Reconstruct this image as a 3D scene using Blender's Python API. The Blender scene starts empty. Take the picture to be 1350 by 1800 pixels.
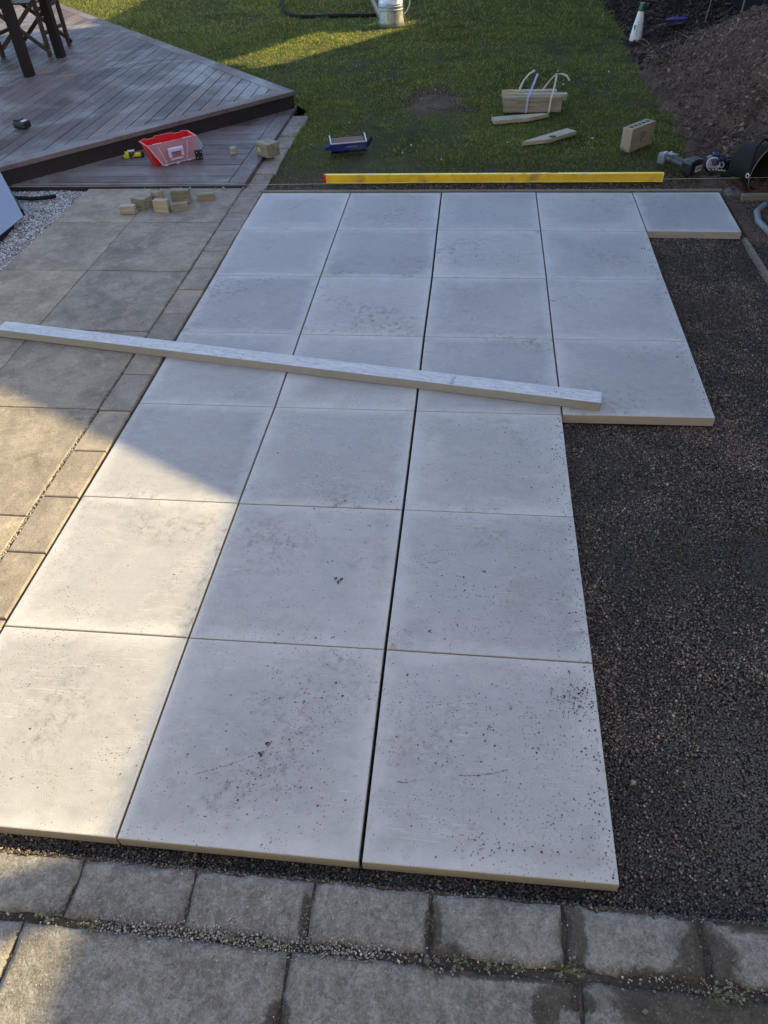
import bpy, bmesh, math, random
import numpy as np
from mathutils import Vector, Matrix, noise
R = math.radians
random.seed(7)
rng = np.random.default_rng(7)
scene = bpy.context.scene
COL = scene.collection

# ------------------------------------------------------------------ camera
cam_d = bpy.data.cameras.new('camera')
cam = bpy.data.objects.new('camera', cam_d)
COL.objects.link(cam)
cam_d.sensor_fit = 'VERTICAL'
cam_d.sensor_height = 36.0
cam_d.lens = 36.0 * 1265.24 / 1800.0
cam_d.clip_start = 0.05
cam_d.clip_end = 300
cam.location = (1.4080, -4.8747, 1.7797)
cam.rotation_mode = 'XYZ'
cam.rotation_euler = (0.80535, 0.04044, 0.10437)
scene.camera = cam

# ------------------------------------------------------------------ light
AZ, EL = R(22), R(27)
SUN = Vector((math.cos(EL) * math.cos(AZ), math.cos(EL) * math.sin(AZ), math.sin(EL)))
w = bpy.data.worlds.new('World')
scene.world = w
w.use_nodes = True
wn = w.node_tree.nodes
bg = wn.get('Background')
sky = wn.new('ShaderNodeTexSky')
sky.sky_type = 'NISHITA'
sky.sun_disc = False
sky.sun_elevation = EL
sky.sun_rotation = R(90) - AZ
sky.air_density = 1.0
sky.dust_density = 0.8
sky.ozone_density = 1.0
wb = wn.new('ShaderNodeMix')      # even white-balance tint of the whole sky
wb.data_type = 'RGBA'
wb.blend_type = 'MULTIPLY'
wb.inputs[0].default_value = 1.0
wb.inputs[7].default_value = (1.07, 1.03, 1.02, 1)
w.node_tree.links.new(sky.outputs[0], wb.inputs[6])
w.node_tree.links.new(wb.outputs[2], bg.inputs[0])
bg.inputs[1].default_value = 0.15
sl = bpy.data.lights.new('sun', 'SUN')
sl.energy = 4.5
sl.angle = R(0.5)
sl.color = (1.0, 0.80, 0.42)
so = bpy.data.objects.new('sun', sl)
COL.objects.link(so)
so.rotation_euler = SUN.to_track_quat('Z', 'Y').to_euler()
scene.view_settings.view_transform = 'Standard'
scene.view_settings.look = 'None'
scene.view_settings.exposure = 1.45
scene.view_settings.gamma = 1.0
scene.view_settings.use_curve_mapping = False


# ------------------------------------------------------------------ materials
class G:
    def __init__(s, name, rough=0.8, metal=0.0, spec=0.5):
        s.m = bpy.data.materials.new(name)
        s.m.use_nodes = True
        s.t = s.m.node_tree
        s.b = s.t.nodes.get('Principled BSDF')
        s.b.inputs['Roughness'].default_value = rough
        s.b.inputs['Metallic'].default_value = metal
        s.b.inputs['Specular IOR Level'].default_value = spec

    def n(s, typ, ins=None, **kw):
        nd = s.t.nodes.new(typ)
        for k, v in kw.items():
            setattr(nd, k, v)
        for k, v in (ins or {}).items():
            s.set(nd.inputs[k], v)
        return nd

    def set(s, sock, v):
        if isinstance(v, bpy.types.NodeSocket):
            s.t.links.new(v, sock)
        elif isinstance(v, bpy.types.Node):
            s.t.links.new(v.outputs[0], sock)
        else:
            if isinstance(v, (tuple, list)) and len(v) == 3 and sock.type == 'RGBA':
                v = (*v, 1)
            sock.default_value = v

    def pos(s, sc=(1, 1, 1), loc=(0, 0, 0), obj=False, rot=(0, 0, 0), rnd=False):
        src = s.n('ShaderNodeTexCoord').outputs['Object'] if obj else s.n('ShaderNodeNewGeometry').outputs['Position']
        if rnd:
            r = s.n('ShaderNodeObjectInfo').outputs['Random']
            mul = s.n('ShaderNodeMath', {0: r, 1: 37.0}, operation='MULTIPLY')
            src = s.n('ShaderNodeVectorMath', {0: src, 1: mul}, operation='ADD').outputs[0]
        mp = s.n('ShaderNodeMapping', {'Vector': src})
        mp.inputs['Scale'].default_value = sc
        mp.inputs['Location'].default_value = loc
        mp.inputs['Rotation'].default_value = rot
        return mp.outputs[0]

    def noise(s, vec, scale, detail=3, rough=0.55, dist=0.0):
        return s.n('ShaderNodeTexNoise', {'Vector': vec, 'Scale': scale, 'Detail': detail, 'Roughness': rough, 'Distortion': dist}).outputs[0]

    def vor(s, vec, scale, feature='F1', out=0, rnd=1.0):
        return s.n('ShaderNodeTexVoronoi', {'Vector': vec, 'Scale': scale, 'Randomness': rnd}, feature=feature).outputs[out]

    def rng(s, v, a, b, c=0.0, d=1.0, smooth=False):
        nd = s.n('ShaderNodeMapRange', {0: v, 1: a, 2: b, 3: c, 4: d})
        if smooth:
            nd.interpolation_type = 'SMOOTHSTEP'
        return nd.outputs[0]

    def math(s, op, a, b=0.0):
        return s.n('ShaderNodeMath', {0: a, 1: b}, operation=op).outputs[0]

    def mix(s, f, a, b, mode='MIX'):
        nd = s.n('ShaderNodeMix', data_type='RGBA', blend_type=mode)
        s.set(nd.inputs[0], f)
        s.set(nd.inputs[6], a)
        s.set(nd.inputs[7], b)
        return nd.outputs[2]

    def bump(s, h, strength=0.5, dist=0.01, prev=None):
        nd = s.n('ShaderNodeBump', {'Height': h, 'Strength': strength, 'Distance': dist})
        if prev is not None:
            s.set(nd.inputs['Normal'], prev)
        s.set(s.b.inputs['Normal'], nd.outputs[0])
        return nd.outputs[0]

    def col(s, v):
        s.set(s.b.inputs['Base Color'], v)

    def rough(s, v):
        s.set(s.b.inputs['Roughness'], v)

    def orand(s):
        return s.n('ShaderNodeObjectInfo').outputs['Random']

    def island(s):
        return s.n('ShaderNodeNewGeometry').outputs['Random Per Island']


def simple(name, c, rough=0.6, metal=0.0, var=0.25, scale=14, bump=0.15, spec=0.5, dirt=None):
    g = G(name, rough, metal, spec)
    p = g.pos(obj=True)
    nz = g.noise(p, scale, 5, 0.6)
    c2 = tuple(x * (1 - var) for x in c)
    col = g.mix(g.rng(nz, 0.35, 0.65), c2, c)
    if dirt:
        m = g.rng(g.noise(p, scale * 0.6, 6, 0.7), 0.52, 0.66)
        col = g.mix(g.math('MULTIPLY', m, 0.6), col, dirt)
    g.col(col)
    g.rough(g.rng(nz, 0.3, 0.7, max(0.05, rough - 0.1), min(1, rough + 0.1)))
    if bump:
        g.bump(g.noise(p, scale * 8, 3), bump, 0.002)
    return g.m


def m_slab():
    g = G('new_concrete', 0.75, 0, 0.35)
    p = g.pos(rnd=True)
    big = g.noise(p, 2.6, 4, 0.6)
    mid = g.noise(g.pos((1, 1.8, 1), rnd=True), 14, 6, 0.7, 0.5)
    fine = g.noise(p, 260, 2, 0.6)
    col = g.mix(g.rng(big, 0.3, 0.7), (0.305, 0.298, 0.294), (0.42, 0.412, 0.405))
    col = g.mix(g.rng(mid, 0.40, 0.72, 0, 0.45), col, (0.53, 0.51, 0.505))
    col = g.mix(g.rng(fine, 0.3, 0.75, 0, 0.35), col, (0.30, 0.295, 0.285))
    tint = g.orand()
    col = g.mix(1.0, col, g.mix(tint, (0.83, 0.84, 0.86), (1.07, 1.065, 1.05)), 'MULTIPLY')
    # streaks of cement skin left by the mould
    st = g.noise(g.pos((3, 40, 1), rnd=True), 5, 3, 0.5)
    col = g.mix(g.math('MULTIPLY', g.rng(st, 0.58, 0.68), g.rng(g.noise(p, 5, 2), 0.47, 0.62, 0, 0.27)), col, (0.62, 0.62, 0.62))
    # paler skin along the cast edges, duller damp centre
    uv = g.n('ShaderNodeSeparateXYZ', {0: g.n('ShaderNodeUVMap', uv_map='face').outputs[0]})
    ux, uy = uv.outputs[0], uv.outputs[1]
    ed = g.math('MINIMUM', g.math('MINIMUM', ux, g.math('SUBTRACT', 1.0, ux)), g.math('MINIMUM', uy, g.math('SUBTRACT', 1.0, uy)))
    ed = g.math('ADD', ed, g.math('MULTIPLY', g.math('SUBTRACT', g.noise(p, 6, 5, 0.7, 0.8), 0.5), 0.22))
    col = g.mix(g.rng(ed, 0.0, 0.09, 0.42, 0), col, (0.56, 0.55, 0.54))
    damp = g.math('MULTIPLY', g.rng(ed, 0.10, 0.26, 0, 1, True), g.rng(g.noise(p, 1.3, 4, 0.6), 0.42, 0.6, 0, 1))
    col = g.mix(g.math('MULTIPLY', damp, 0.42), col, (0.25, 0.25, 0.26))
    ydirt = g.rng(g.noise(p, 4.2, 6, 0.75, 1.4), 0.56, 0.66)
    col = g.mix(g.math('MULTIPLY', ydirt, 0.22), col, (0.27, 0.25, 0.20))
    # handled dirt: brownish smudges
    dm = g.math('MULTIPLY', g.rng(g.noise(p, 2.4, 3), 0.53, 0.66), g.rng(g.noise(p, 34, 6, 0.75), 0.5, 0.64))
    col = g.mix(g.math('MULTIPLY', dm, 0.7), col, (0.15, 0.135, 0.11))
    # pin holes
    v = g.vor(p, 105)
    ph = g.math('MULTIPLY', g.rng(v, 0.15, 0.24, 1, 0), g.rng(g.noise(p, 7, 4, 0.7), 0.46, 0.6))
    v2 = g.vor(p, 38)
    ph2 = g.math('MULTIPLY', g.rng(v2, 0.055, 0.09, 1, 0), g.rng(g.noise(p, 3, 3, dist=1.0), 0.42, 0.54))
    ph = g.math('MAXIMUM', ph, ph2)
    col = g.mix(g.math('MULTIPLY', ph, 0.8), col, (0.12, 0.11, 0.10))
    # warm light bounced onto the slab sides, painted into their colour
    nz = g.n('ShaderNodeSeparateXYZ', {0: g.n('ShaderNodeNewGeometry').outputs['True Normal']}).outputs[2]
    side = g.mix(g.noise(g.pos((6, 6, 30), rnd=True), 2, 4), (0.41, 0.375, 0.33), (0.31, 0.29, 0.26))
    col = g.mix(g.rng(nz, 0.3, 0.6, 1, 0), col, side)
    g.col(col)
    g.rough(g.rng(mid, 0.3, 0.7, 0.55, 0.8))
    h = g.math('SUBTRACT', g.math('ADD', fine, g.math('MULTIPLY', mid, 1.6)), g.math('MULTIPLY', ph, 3.0))
    g.bump(h, 0.35, 0.0015)
    return g.m


def m_oldpaver(name='old_paver', a=(0.205, 0.176, 0.142), b=(0.38, 0.33, 0.26), blot=True):
    g = G(name, 0.85, 0, 0.3)
    p = g.pos(rnd=True)
    big = g.noise(p, 3.2, 6, 0.7, 0.6)
    fine = g.noise(p, 150, 3, 0.7)
    col = g.mix(g.rng(big, 0.36, 0.64), a, b)
    col = g.mix(g.rng(g.noise(p, 14, 6, 0.75), 0.5, 0.72, 0, 0.55), col, tuple(x * 1.5 for x in b))
    col = g.mix(g.rng(g.noise(p, 9, 6, 0.75, 0.5), 0.52, 0.70, 0, 0.5), col, (0.10, 0.088, 0.075))
    col = g.mix(g.rng(fine, 0.35, 0.75, 0.0, 0.5), col, tuple(x * 0.5 for x in a))
    v = g.vor(p, 70)
    ph = g.math('MULTIPLY', g.rng(v, 0.12, 0.2, 1, 0), g.rng(g.noise(p, 8, 3), 0.45, 0.6))
    col = g.mix(g.math('MULTIPLY', ph, 0.7), col, (0.06, 0.05, 0.045))
    t = g.orand()
    col = g.mix(1.0, col, g.mix(t, (0.86, 0.87, 0.9), (1.1, 1.07, 1.0)), 'MULTIPLY')
    g.col(col)
    g.bump(g.math('ADD', fine, g.math('MULTIPLY', g.noise(p, 22, 5, 0.7), 2.0)), 0.6, 0.003)
    return g.m


def m_nearpaver():
    g = G('weathered_paver', 0.85, 0, 0.3)
    p = g.pos()
    big = g.noise(p, 7, 6, 0.75, 0.4)
    fine = g.noise(p, 190, 4, 0.75)
    gran = g.vor(p, 210, out=1)
    col = g.mix(g.rng(big, 0.40, 0.60), (0.22, 0.20, 0.175), (0.46, 0.425, 0.38))
    col = g.mix(g.rng(g.noise(p, 26, 7, 0.85), 0.47, 0.58, 0, 0.6), col, (0.66, 0.635, 0.60))
    col = g.mix(g.rng(g.noise(p, 40, 7, 0.85, 0.8), 0.51, 0.60, 0, 0.7), col, (0.13, 0.118, 0.105))
    col = g.mix(0.35, col, g.mix(gran, (0.10, 0.095, 0.09), (0.36, 0.34, 0.31)))
    col = g.mix(g.rng(fine, 0.45, 0.7, 0.0, 0.6), col, (0.10, 0.095, 0.088))
    wet = g.n('ShaderNodeAttribute', attribute_name='wet').outputs['Fac']
    wn_ = g.math('ADD', wet, g.math('MULTIPLY', g.math('SUBTRACT', g.noise(p, 26, 7, 0.72, 0.6), 0.5), 1.1))
    wm = g.rng(wn_, 0.36, 0.62, 0, 1, True)
    wetc = g.mix(1.0, col, (0.36, 0.33, 0.29), 'MULTIPLY')
    col = g.mix(wm, col, wetc)
    g.col(col)
    g.rough(g.rng(wm, 0, 1, 0.85, 0.55))
    g.bump(g.math('ADD', g.math('MULTIPLY', fine, 1.0), g.math('MULTIPLY', g.noise(p, 45, 6, 0.8), 3.0)), 1.0, 0.005)
    return g.m


def m_deck(name, along_y):
    g = G(name, 0.5, 0, 0.35)
    sc = (26, 1.3, 26) if along_y else (1.3, 26, 26)
    p = g.pos(sc, rnd=True)
    gr = g.noise(p, 1.6, 6, 0.65, 0.6)
    t = g.orand()
    col = g.mix(g.rng(gr, 0.3, 0.7), (0.088, 0.066, 0.064), (0.15, 0.12, 0.114))
    col = g.mix(1.0, col, g.mix(t, (0.6, 0.57, 0.57), (1.35, 1.26, 1.22)), 'MULTIPLY')
    pl = g.noise(g.pos(), 1.4, 5, 0.6, 1.0)
    col = g.mix(g.rng(pl, 0.5, 0.62, 0, 0.65), col, (0.20, 0.18, 0.175))
    pd = g.noise(g.pos(loc=(7, 3, 0)), 1.0, 5, 0.65, 1.2)
    col = g.mix(g.rng(pd, 0.52, 0.66, 0, 0.55), col, (0.045, 0.034, 0.034))
    sp = g.rng(g.noise(g.pos(rnd=True), 30, 4, 0.7), 0.62, 0.68, 0, 0.5)
    col = g.mix(sp, col, (0.04, 0.032, 0.03))
    g.col(col)
    g.rough(g.rng(pl, 0.42, 0.66, 0.60, 0.33))
    # shallow grooves run along the board
    g.bump(g.math('ADD', gr, g.math('MULTIPLY', g.noise(g.pos(tuple(x * 5 for x in sc), rnd=True), 1.5, 2), 0.6)), 0.5, 0.003)
    return g.m


def m_soil(name='soil', a=(0.058, 0.037, 0.028), b=(0.15, 0.10, 0.078)):
    g = G(name, 0.95, 0, 0.2)
    p = g.pos()
    n1 = g.noise(p, 3, 6, 0.7)
    n2 = g.noise(p, 55, 6, 0.75)
    col = g.mix(g.rng(n1, 0.35, 0.65), a, b)
    col = g.mix(g.rng(n2, 0.5, 0.75, 0, 0.6), col, tuple(x * 1.5 for x in b))
    col = g.mix(g.rng(g.noise(p, 120, 2), 0.62, 0.7, 0, 0.4), col, (0.10, 0.08, 0.07))
    g.col(col)
    g.bump(g.math('ADD', n2, g.math('MULTIPLY', g.noise(p, 14, 5), 2)), 0.9, 0.02)
    return g.m


def m_gravel_base():
    g = G('scoria_bed', 0.95, 0, 0.25)
    p = g.pos()
    v = g.vor(p, 170)
    vc = g.vor(p, 170, out=1)
    sx = g.n('ShaderNodeSeparateXYZ', {0: p})
    dx = g.math('DIVIDE', g.math('SUBTRACT', sx.outputs[0], 2.18), 0.20)
    dy = g.math('DIVIDE', g.math('SUBTRACT', sx.outputs[1], -3.95), 0.30)
    rr = g.math('SUBTRACT', 1.0, g.math('ADD', g.math('MULTIPLY', dx, dx), g.math('MULTIPLY', dy, dy)))
    dust = g.math('MAXIMUM', g.rng(g.noise(p, 3.0, 5, 0.7, 0.7), 0.48, 0.68), g.rng(g.math('ADD', rr, g.math('SUBTRACT', g.noise(p, 9, 5, 0.7), 0.5)), 0.0, 0.7))
    col = g.mix(vc, (0.04, 0.038, 0.037), (0.12, 0.11, 0.10))
    col = g.mix(g.math('MULTIPLY', dust, 0.7), col, (0.15, 0.135, 0.12))
    col = g.mix(g.rng(v, 0.35, 0.7), col, (0.012, 0.011, 0.011))
    g.col(col)
    g.bump(g.math('SUBTRACT', 1.0, v), 1.0, 0.006)
    return g.m


def m_grains(name, stops, rough=0.9, mode_noise=True):
    """one random flat colour per grain"""
    g = G(name, rough, 0, 0.3)
    r = g.island()
    cr = g.n('ShaderNodeValToRGB', {0: r})
    el = cr.color_ramp.elements
    el[0].position, el[0].color = stops[0][0], (*stops[0][1], 1)
    el[1].position, el[1].color = stops[-1][0], (*stops[-1][1], 1)
    for q, c in stops[1:-1]:
        e = el.new(q)
        e.color = (*c, 1)
    col = cr.outputs[0]
    if mode_noise:
        n1 = g.noise(g.pos(), 3.0, 5, 0.7, 0.7)
        col = g.mix(1.0, col, g.mix(g.rng(n1, 0.4, 0.65), (0.85, 0.81, 0.79), (1.6, 1.42, 1.24)), 'MULTIPLY')
    if name == 'scoria_grains':
        sx = g.n('ShaderNodeSeparateXYZ', {0: g.pos()})
        dx = g.math('DIVIDE', g.math('SUBTRACT', sx.outputs[0], 2.18), 0.20)
        dy = g.math('DIVIDE', g.math('SUBTRACT', sx.outputs[1], -3.95), 0.30)
        rr = g.math('SUBTRACT', 1.0, g.math('ADD', g.math('MULTIPLY', dx, dx), g.math('MULTIPLY', dy, dy)))
        dust = g.rng(g.math('ADD', rr, g.math('SUBTRACT', g.noise(g.pos(), 9, 5, 0.7), 0.5)), 0.0, 0.8)
        col = g.mix(g.math('MULTIPLY', dust, 0.6), col, (0.16, 0.145, 0.13))
        tr = g.rng(g.noise(g.pos(loc=(3, 1, 0)), 2.2, 5, 0.7, 1.0), 0.5, 0.64)
        col = g.mix(g.math('MULTIPLY', tr, 0.5), col, (0.085, 0.070, 0.058))
    g.col(col)
    return g.m


def m_lawn(name, blades):
    g = G(name, 0.5 if blades else 0.9, 0, 0.45 if blades else 0.1)
    p = g.pos()
    n1 = g.noise(p, 1.3, 5, 0.65)
    n2 = g.noise(p, 9, 5, 0.7)
    col = g.mix(g.rng(n1, 0.38, 0.62), (0.036, 0.056, 0.019), (0.070, 0.098, 0.036))
    col = g.mix(g.rng(n2, 0.46, 0.62, 0, 0.65), col, (0.105, 0.095, 0.042))
    if blades:
        r = g.island()
        col = g.mix(g.rng(r, 0.80, 1.0), col, (0.26, 0.23, 0.12))
        col = g.mix(1.0, col, g.mix(r, (0.65, 0.7, 0.6), (1.5, 1.4, 1.3)), 'MULTIPLY')
        g.b.inputs['Transmission Weight'].default_value = 0
    else:
        col = g.mix(g.rng(g.noise(p, 60, 4), 0.45, 0.6), col, (0.045, 0.036, 0.022))
        g.bump(g.noise(p, 80, 4), 1.0, 0.02)
    # worn, brown strip by the paving
    y = g.n('ShaderNodeSeparateXYZ', {0: g.n('ShaderNodeNewGeometry').outputs['Position']}).outputs[1]
    yy = g.math('ADD', y, g.math('MULTIPLY', g.math('SUBTRACT', g.noise(p, 4, 4), 0.5), 1.2))
    col = g.mix(g.rng(yy, 0.15, 0.95, 0.65, 0), col, (0.075, 0.066, 0.045))
    g.col(col)
    if blades:
        tr_ = g.n('ShaderNodeBsdfTranslucent', {'Color': g.mix(1.0, col, (3.4, 3.4, 1.6), 'MULTIPLY')})
        mx = g.n('ShaderNodeMixShader', {0: 0.45, 1: g.b.outputs[0], 2: tr_.outputs[0]})
        g.t.links.new(mx.outputs[0], g.t.nodes.get('Material Output').inputs[0])
    return g.m


def m_wood(name, a, b, axis=0, rough=0.7):
    g = G(name, rough, 0, 0.3)
    sc = [14, 14, 14]
    sc[axis] = 1.2
    p = g.pos(tuple(sc), obj=True, rnd=True)
    gr = g.noise(p, 3, 6, 0.6, 1.2)
    col = g.mix(g.rng(gr, 0.35, 0.65), a, b)
    col = g.mix(g.rng(g.noise(g.pos(obj=True, rnd=True), 12, 4), 0.56, 0.7, 0, 0.4), col, tuple(x * 0.55 for x in a))
    g.col(col)
    g.bump(gr, 0.3, 0.003)
    return g.m


def m_galv():
    g = G('galvanised_steel', 0.42, 0.85)
    p = g.pos(obj=True)
    v = g.vor(p, 60, out=1)
    col = g.mix(v, (0.42, 0.44, 0.46), (0.58, 0.60, 0.62))
    col = g.mix(g.rng(g.noise(p, 9, 5), 0.5, 0.65, 0, 0.5), col, (0.30, 0.31, 0.31))
    g.col(col)
    g.rough(g.rng(g.noise(p, 7, 3), 0.3, 0.7, 0.3, 0.55))
    return g.m


def m_alu():
    g = G('straightedge_aluminium', 0.55, 0.25)
    p = g.pos(obj=True)
    n1 = g.noise(g.pos((1, 4, 4), obj=True), 14, 6, 0.75, 1.5)
    col = g.mix(g.rng(n1, 0.42, 0.6), (0.42, 0.42, 0.43), (0.58, 0.58, 0.585))
    col = g.mix(g.rng(g.noise(p, 40, 5, 0.8), 0.6, 0.68, 0, 0.6), col, (0.28, 0.27, 0.25))
    # long sides take a darker grey-tan than the top
    nz = g.n('ShaderNodeSeparateXYZ', {0: g.n('ShaderNodeNewGeometry').outputs['True Normal']}).outputs[2]
    col = g.mix(g.rng(nz, 0.4, 0.7, 0.85, 0), col, g.mix(g.noise(p, 5, 3), (0.34, 0.325, 0.285), (0.26, 0.25, 0.22)))
    g.col(col)
    g.bump(n1, 0.25, 0.001)
    return g.m


M = {}
M['slab'] = m_slab()
M['old'] = m_oldpaver()
M['edge'] = m_oldpaver('old_edging', (0.215, 0.188, 0.158), (0.33, 0.288, 0.24))
M['near'] = m_nearpaver()
M['deckx'] = m_deck('deck_wood_x', False)
M['decky'] = m_deck('deck_wood_y', True)
M['fascia'] = simple('deck_fascia_dark', (0.022, 0.015, 0.017), 0.6, var=0.4, scale=6)
M['soil'] = m_soil()
M['joint'] = m_soil('joint_soil', (0.045, 0.038, 0.031), (0.105, 0.090, 0.075))
M['bark'] = m_soil('bark_mulch_soil', (0.014, 0.010, 0.009), (0.034, 0.025, 0.021))
M['bed'] = m_gravel_base()
M['scoria'] = m_grains('scoria_grains', [(0, (0.03, 0.028, 0.028)), (0.35, (0.10, 0.092, 0.087)), (0.65, (0.155, 0.14, 0.127)), (0.9, (0.23, 0.20, 0.175)), (1, (0.38, 0.35, 0.32))])
M['chips'] = m_grains('white_stone_chips', [(0, (0.14, 0.14, 0.15)), (0.3, (0.30, 0.305, 0.315)), (0.7, (0.46, 0.46, 0.465)), (0.93, (0.66, 0.66, 0.66)), (1, (0.38, 0.30, 0.26))], mode_noise=False)
M['grit'] = m_grains('pale_grit', [(0, (0.13, 0.12, 0.11)), (0.4, (0.25, 0.235, 0.21)), (0.85, (0.38, 0.36, 0.33)), (1, (0.6, 0.58, 0.55))], mode_noise=False)
M['crumb'] = m_grains('dark_crumbs', [(0, (0.02, 0.018, 0.017)), (0.6, (0.05, 0.045, 0.04)), (1, (0.12, 0.10, 0.085))], mode_noise=False)
M['clods'] = m_grains('soil_clods', [(0, (0.03, 0.019, 0.014)), (0.6, (0.11, 0.073, 0.056)), (1, (0.24, 0.175, 0.14))], mode_noise=False)
M['mulch'] = m_grains('bark_chips', [(0, (0.012, 0.009, 0.008)), (0.6, (0.034, 0.025, 0.021)), (0.93, (0.065, 0.048, 0.04)), (1, (0.15, 0.12, 0.10))], mode_noise=False)
M['straw'] = m_grains('dry_stalks', [(0, (0.12, 0.09, 0.06)), (1, (0.30, 0.25, 0.17))], mode_noise=False)
M['lawn'] = m_lawn('lawn_thatch', False)
M['blade'] = m_lawn('grass_blades', True)
M['pine'] = m_wood('sawn_pine', (0.30, 0.25, 0.17), (0.46, 0.40, 0.29))
M['pineg'] = m_wood('weathered_pine', (0.17, 0.145, 0.10), (0.32, 0.28, 0.20))
M['pineo'] = m_wood('old_timber', (0.12, 0.10, 0.075), (0.21, 0.18, 0.14))
M['darkwood'] = m_wood('stained_hardwood', (0.008, 0.003, 0.003), (0.018, 0.008, 0.007), 2, 0.8)
M['midwood'] = m_wood('oiled_hardwood', (0.028, 0.014, 0.010), (0.07, 0.036, 0.026), 2, 0.5)
M['alu'] = m_alu()
M['galv'] = m_galv()
M['yellow'] = simple('yellow_paint', (0.92, 0.68, 0.05), 0.38, var=0.12, scale=9, dirt=(0.30, 0.22, 0.08))
M['orange'] = simple('orange_face_paint', (0.88, 0.56, 0.025), 0.45, var=0.2, scale=9, dirt=(0.25, 0.15, 0.06))
M['black'] = simple('black_plastic', (0.014, 0.014, 0.016), 0.4, var=0.3)
M['rubber'] = simple('black_rubber', (0.010, 0.010, 0.011), 0.75, var=0.3, spec=0.25)
M['greyp'] = simple('grey_plastic', (0.16, 0.19, 0.20), 0.45, dirt=(0.09, 0.08, 0.07))
M['dgrey'] = simple('dark_grey_plastic', (0.045, 0.052, 0.056), 0.45, dirt=(0.09, 0.08, 0.07))
M['red'] = simple('red_plastic', (0.62, 0.012, 0.022), 0.35, var=0.12, bump=0.05)
M['blue'] = simple('blue_paint', (0.012, 0.024, 0.16), 0.35, var=0.4, dirt=(0.10, 0.10, 0.11))
M['navy'] = simple('navy_plastic', (0.018, 0.028, 0.09), 0.4, dirt=(0.10, 0.09, 0.08))
M['purple'] = simple('purple_plastic', (0.06, 0.035, 0.28), 0.4)
M['white'] = simple('white_plastic', (0.72, 0.72, 0.74), 0.4, var=0.08)
M['silver'] = simple('bare_metal_edge', (0.62, 0.62, 0.64), 0.4, 0.4, var=0.2)
M['label'] = simple('paper_label', (0.62, 0.63, 0.65), 0.6, var=0.25, scale=60)
M['ink'] = simple('print_ink', (0.03, 0.03, 0.035), 0.6)
M['green'] = simple('green_cap', (0.02, 0.12, 0.06), 0.45)
M['lime'] = simple('yellow_black_casing', (0.62, 0.56, 0.03), 0.4, dirt=(0.2, 0.17, 0.04))
M['limep'] = simple('pale_yellow_print', (0.50, 0.52, 0.20), 0.5)
M['sand'] = simple('brick_sand', (0.37, 0.31, 0.21), 0.9, var=0.3, scale=22, bump=0.6, dirt=(0.20, 0.17, 0.12))
M['mark'] = simple('grey_marker', (0.09, 0.09, 0.09), 0.8)
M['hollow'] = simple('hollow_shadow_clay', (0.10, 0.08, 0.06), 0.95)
M['string'] = simple('builders_string', (0.55, 0.55, 0.48), 0.8, bump=0)
M['rope'] = simple('pale_rope', (0.24, 0.21, 0.17), 0.9)
M['cloth'] = simple('brown_lining', (0.19, 0.14, 0.115), 0.9, scale=30)
M['sheet'] = simple('blue_grey_sheet', (0.20, 0.25, 0.33), 0.5, 0.0, var=0.12, scale=5, dirt=(0.26, 0.29, 0.34))
M['strap'] = simple('white_strapping', (0.52, 0.53, 0.46), 0.5, var=0.2)
M['strapv'] = simple('violet_strapping', (0.42, 0.40, 0.72), 0.5, var=0.25, scale=50)
M['leaf'] = m_grains('weed_leaf', [(0, (0.05, 0.065, 0.03)), (0.6, (0.11, 0.125, 0.07)), (1, (0.20, 0.19, 0.12))], 0.7, False)
M['occluder_tree'] = m_grains('occluder_leaves', [(0, (0.03, 0.05, 0.015)), (1, (0.08, 0.11, 0.03))], 0.8, False)
M['trunk'] = simple('bark', (0.12, 0.09, 0.07), 0.95, scale=9, bump=0.8)
M['cladding'] = simple('dark_cladding', (0.05, 0.055, 0.07), 0.6)
M['render'] = simple('cream_wall_render', (0.62, 0.54, 0.42), 0.9, var=0.08)
M['roofm'] = simple('roof_iron', (0.08, 0.08, 0.085), 0.5)
M['fence'] = simple('dark_fence_paint', (0.008, 0.009, 0.015), 0.9, var=0.3, spec=0.15)
M['cement'] = simple('cement_lump', (0.11, 0.10, 0.085), 0.95, var=0.4, scale=25, bump=0.7)
gl = G('clear_polypropylene', 0.25)
gl.col((0.80, 0.80, 0.90))
gl.b.inputs['Transmission Weight'].default_value = 0.55
gl.b.inputs['Alpha'].default_value = 0.30
gl.rough(0.35)
M['clear'] = gl.m
M['handle'] = simple('milky_handle', (0.60, 0.55, 0.72), 0.35, var=0.05)


# ------------------------------------------------------------------ object helpers
def link(name, me, mat=None, parent=None):
    o = bpy.data.objects.new(name, me)
    COL.objects.link(o)
    if mat is not None and me is not None and not me.materials:
        me.materials.append(mat)
    if parent is not None:
        o.parent = parent
    return o


def tag(o, label=None, cat=None, group=None, kind=None):
    if label: o['label'] = label
    if cat: o['category'] = cat
    if group: o['group'] = group
    if kind: o['kind'] = kind
    return o


def empty(name, loc=(0, 0, 0), rz=0.0, rot=None):
    o = bpy.data.objects.new(name, None)
    COL.objects.link(o)
    o.location = loc
    o.rotation_euler = rot if rot else (0, 0, rz)
    o.empty_display_size = 0.05
    return o


def np_mesh(name, v, f):
    """v (n,3), f (m,k) constant k"""
    me = bpy.data.meshes.new(name)
    v = np.asarray(v, dtype=np.float32)
    f = np.asarray(f, dtype=np.int32)
    k = f.shape[1]
    me.vertices.add(len(v))
    me.vertices.foreach_set('co', v.ravel())
    me.loops.add(f.size)
    me.loops.foreach_set('vertex_index', f.ravel())
    me.polygons.add(len(f))
    me.polygons.foreach_set('loop_start', np.arange(0, f.size, k, dtype=np.int32))
    me.update(calc_edges=True)
    return me


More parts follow.
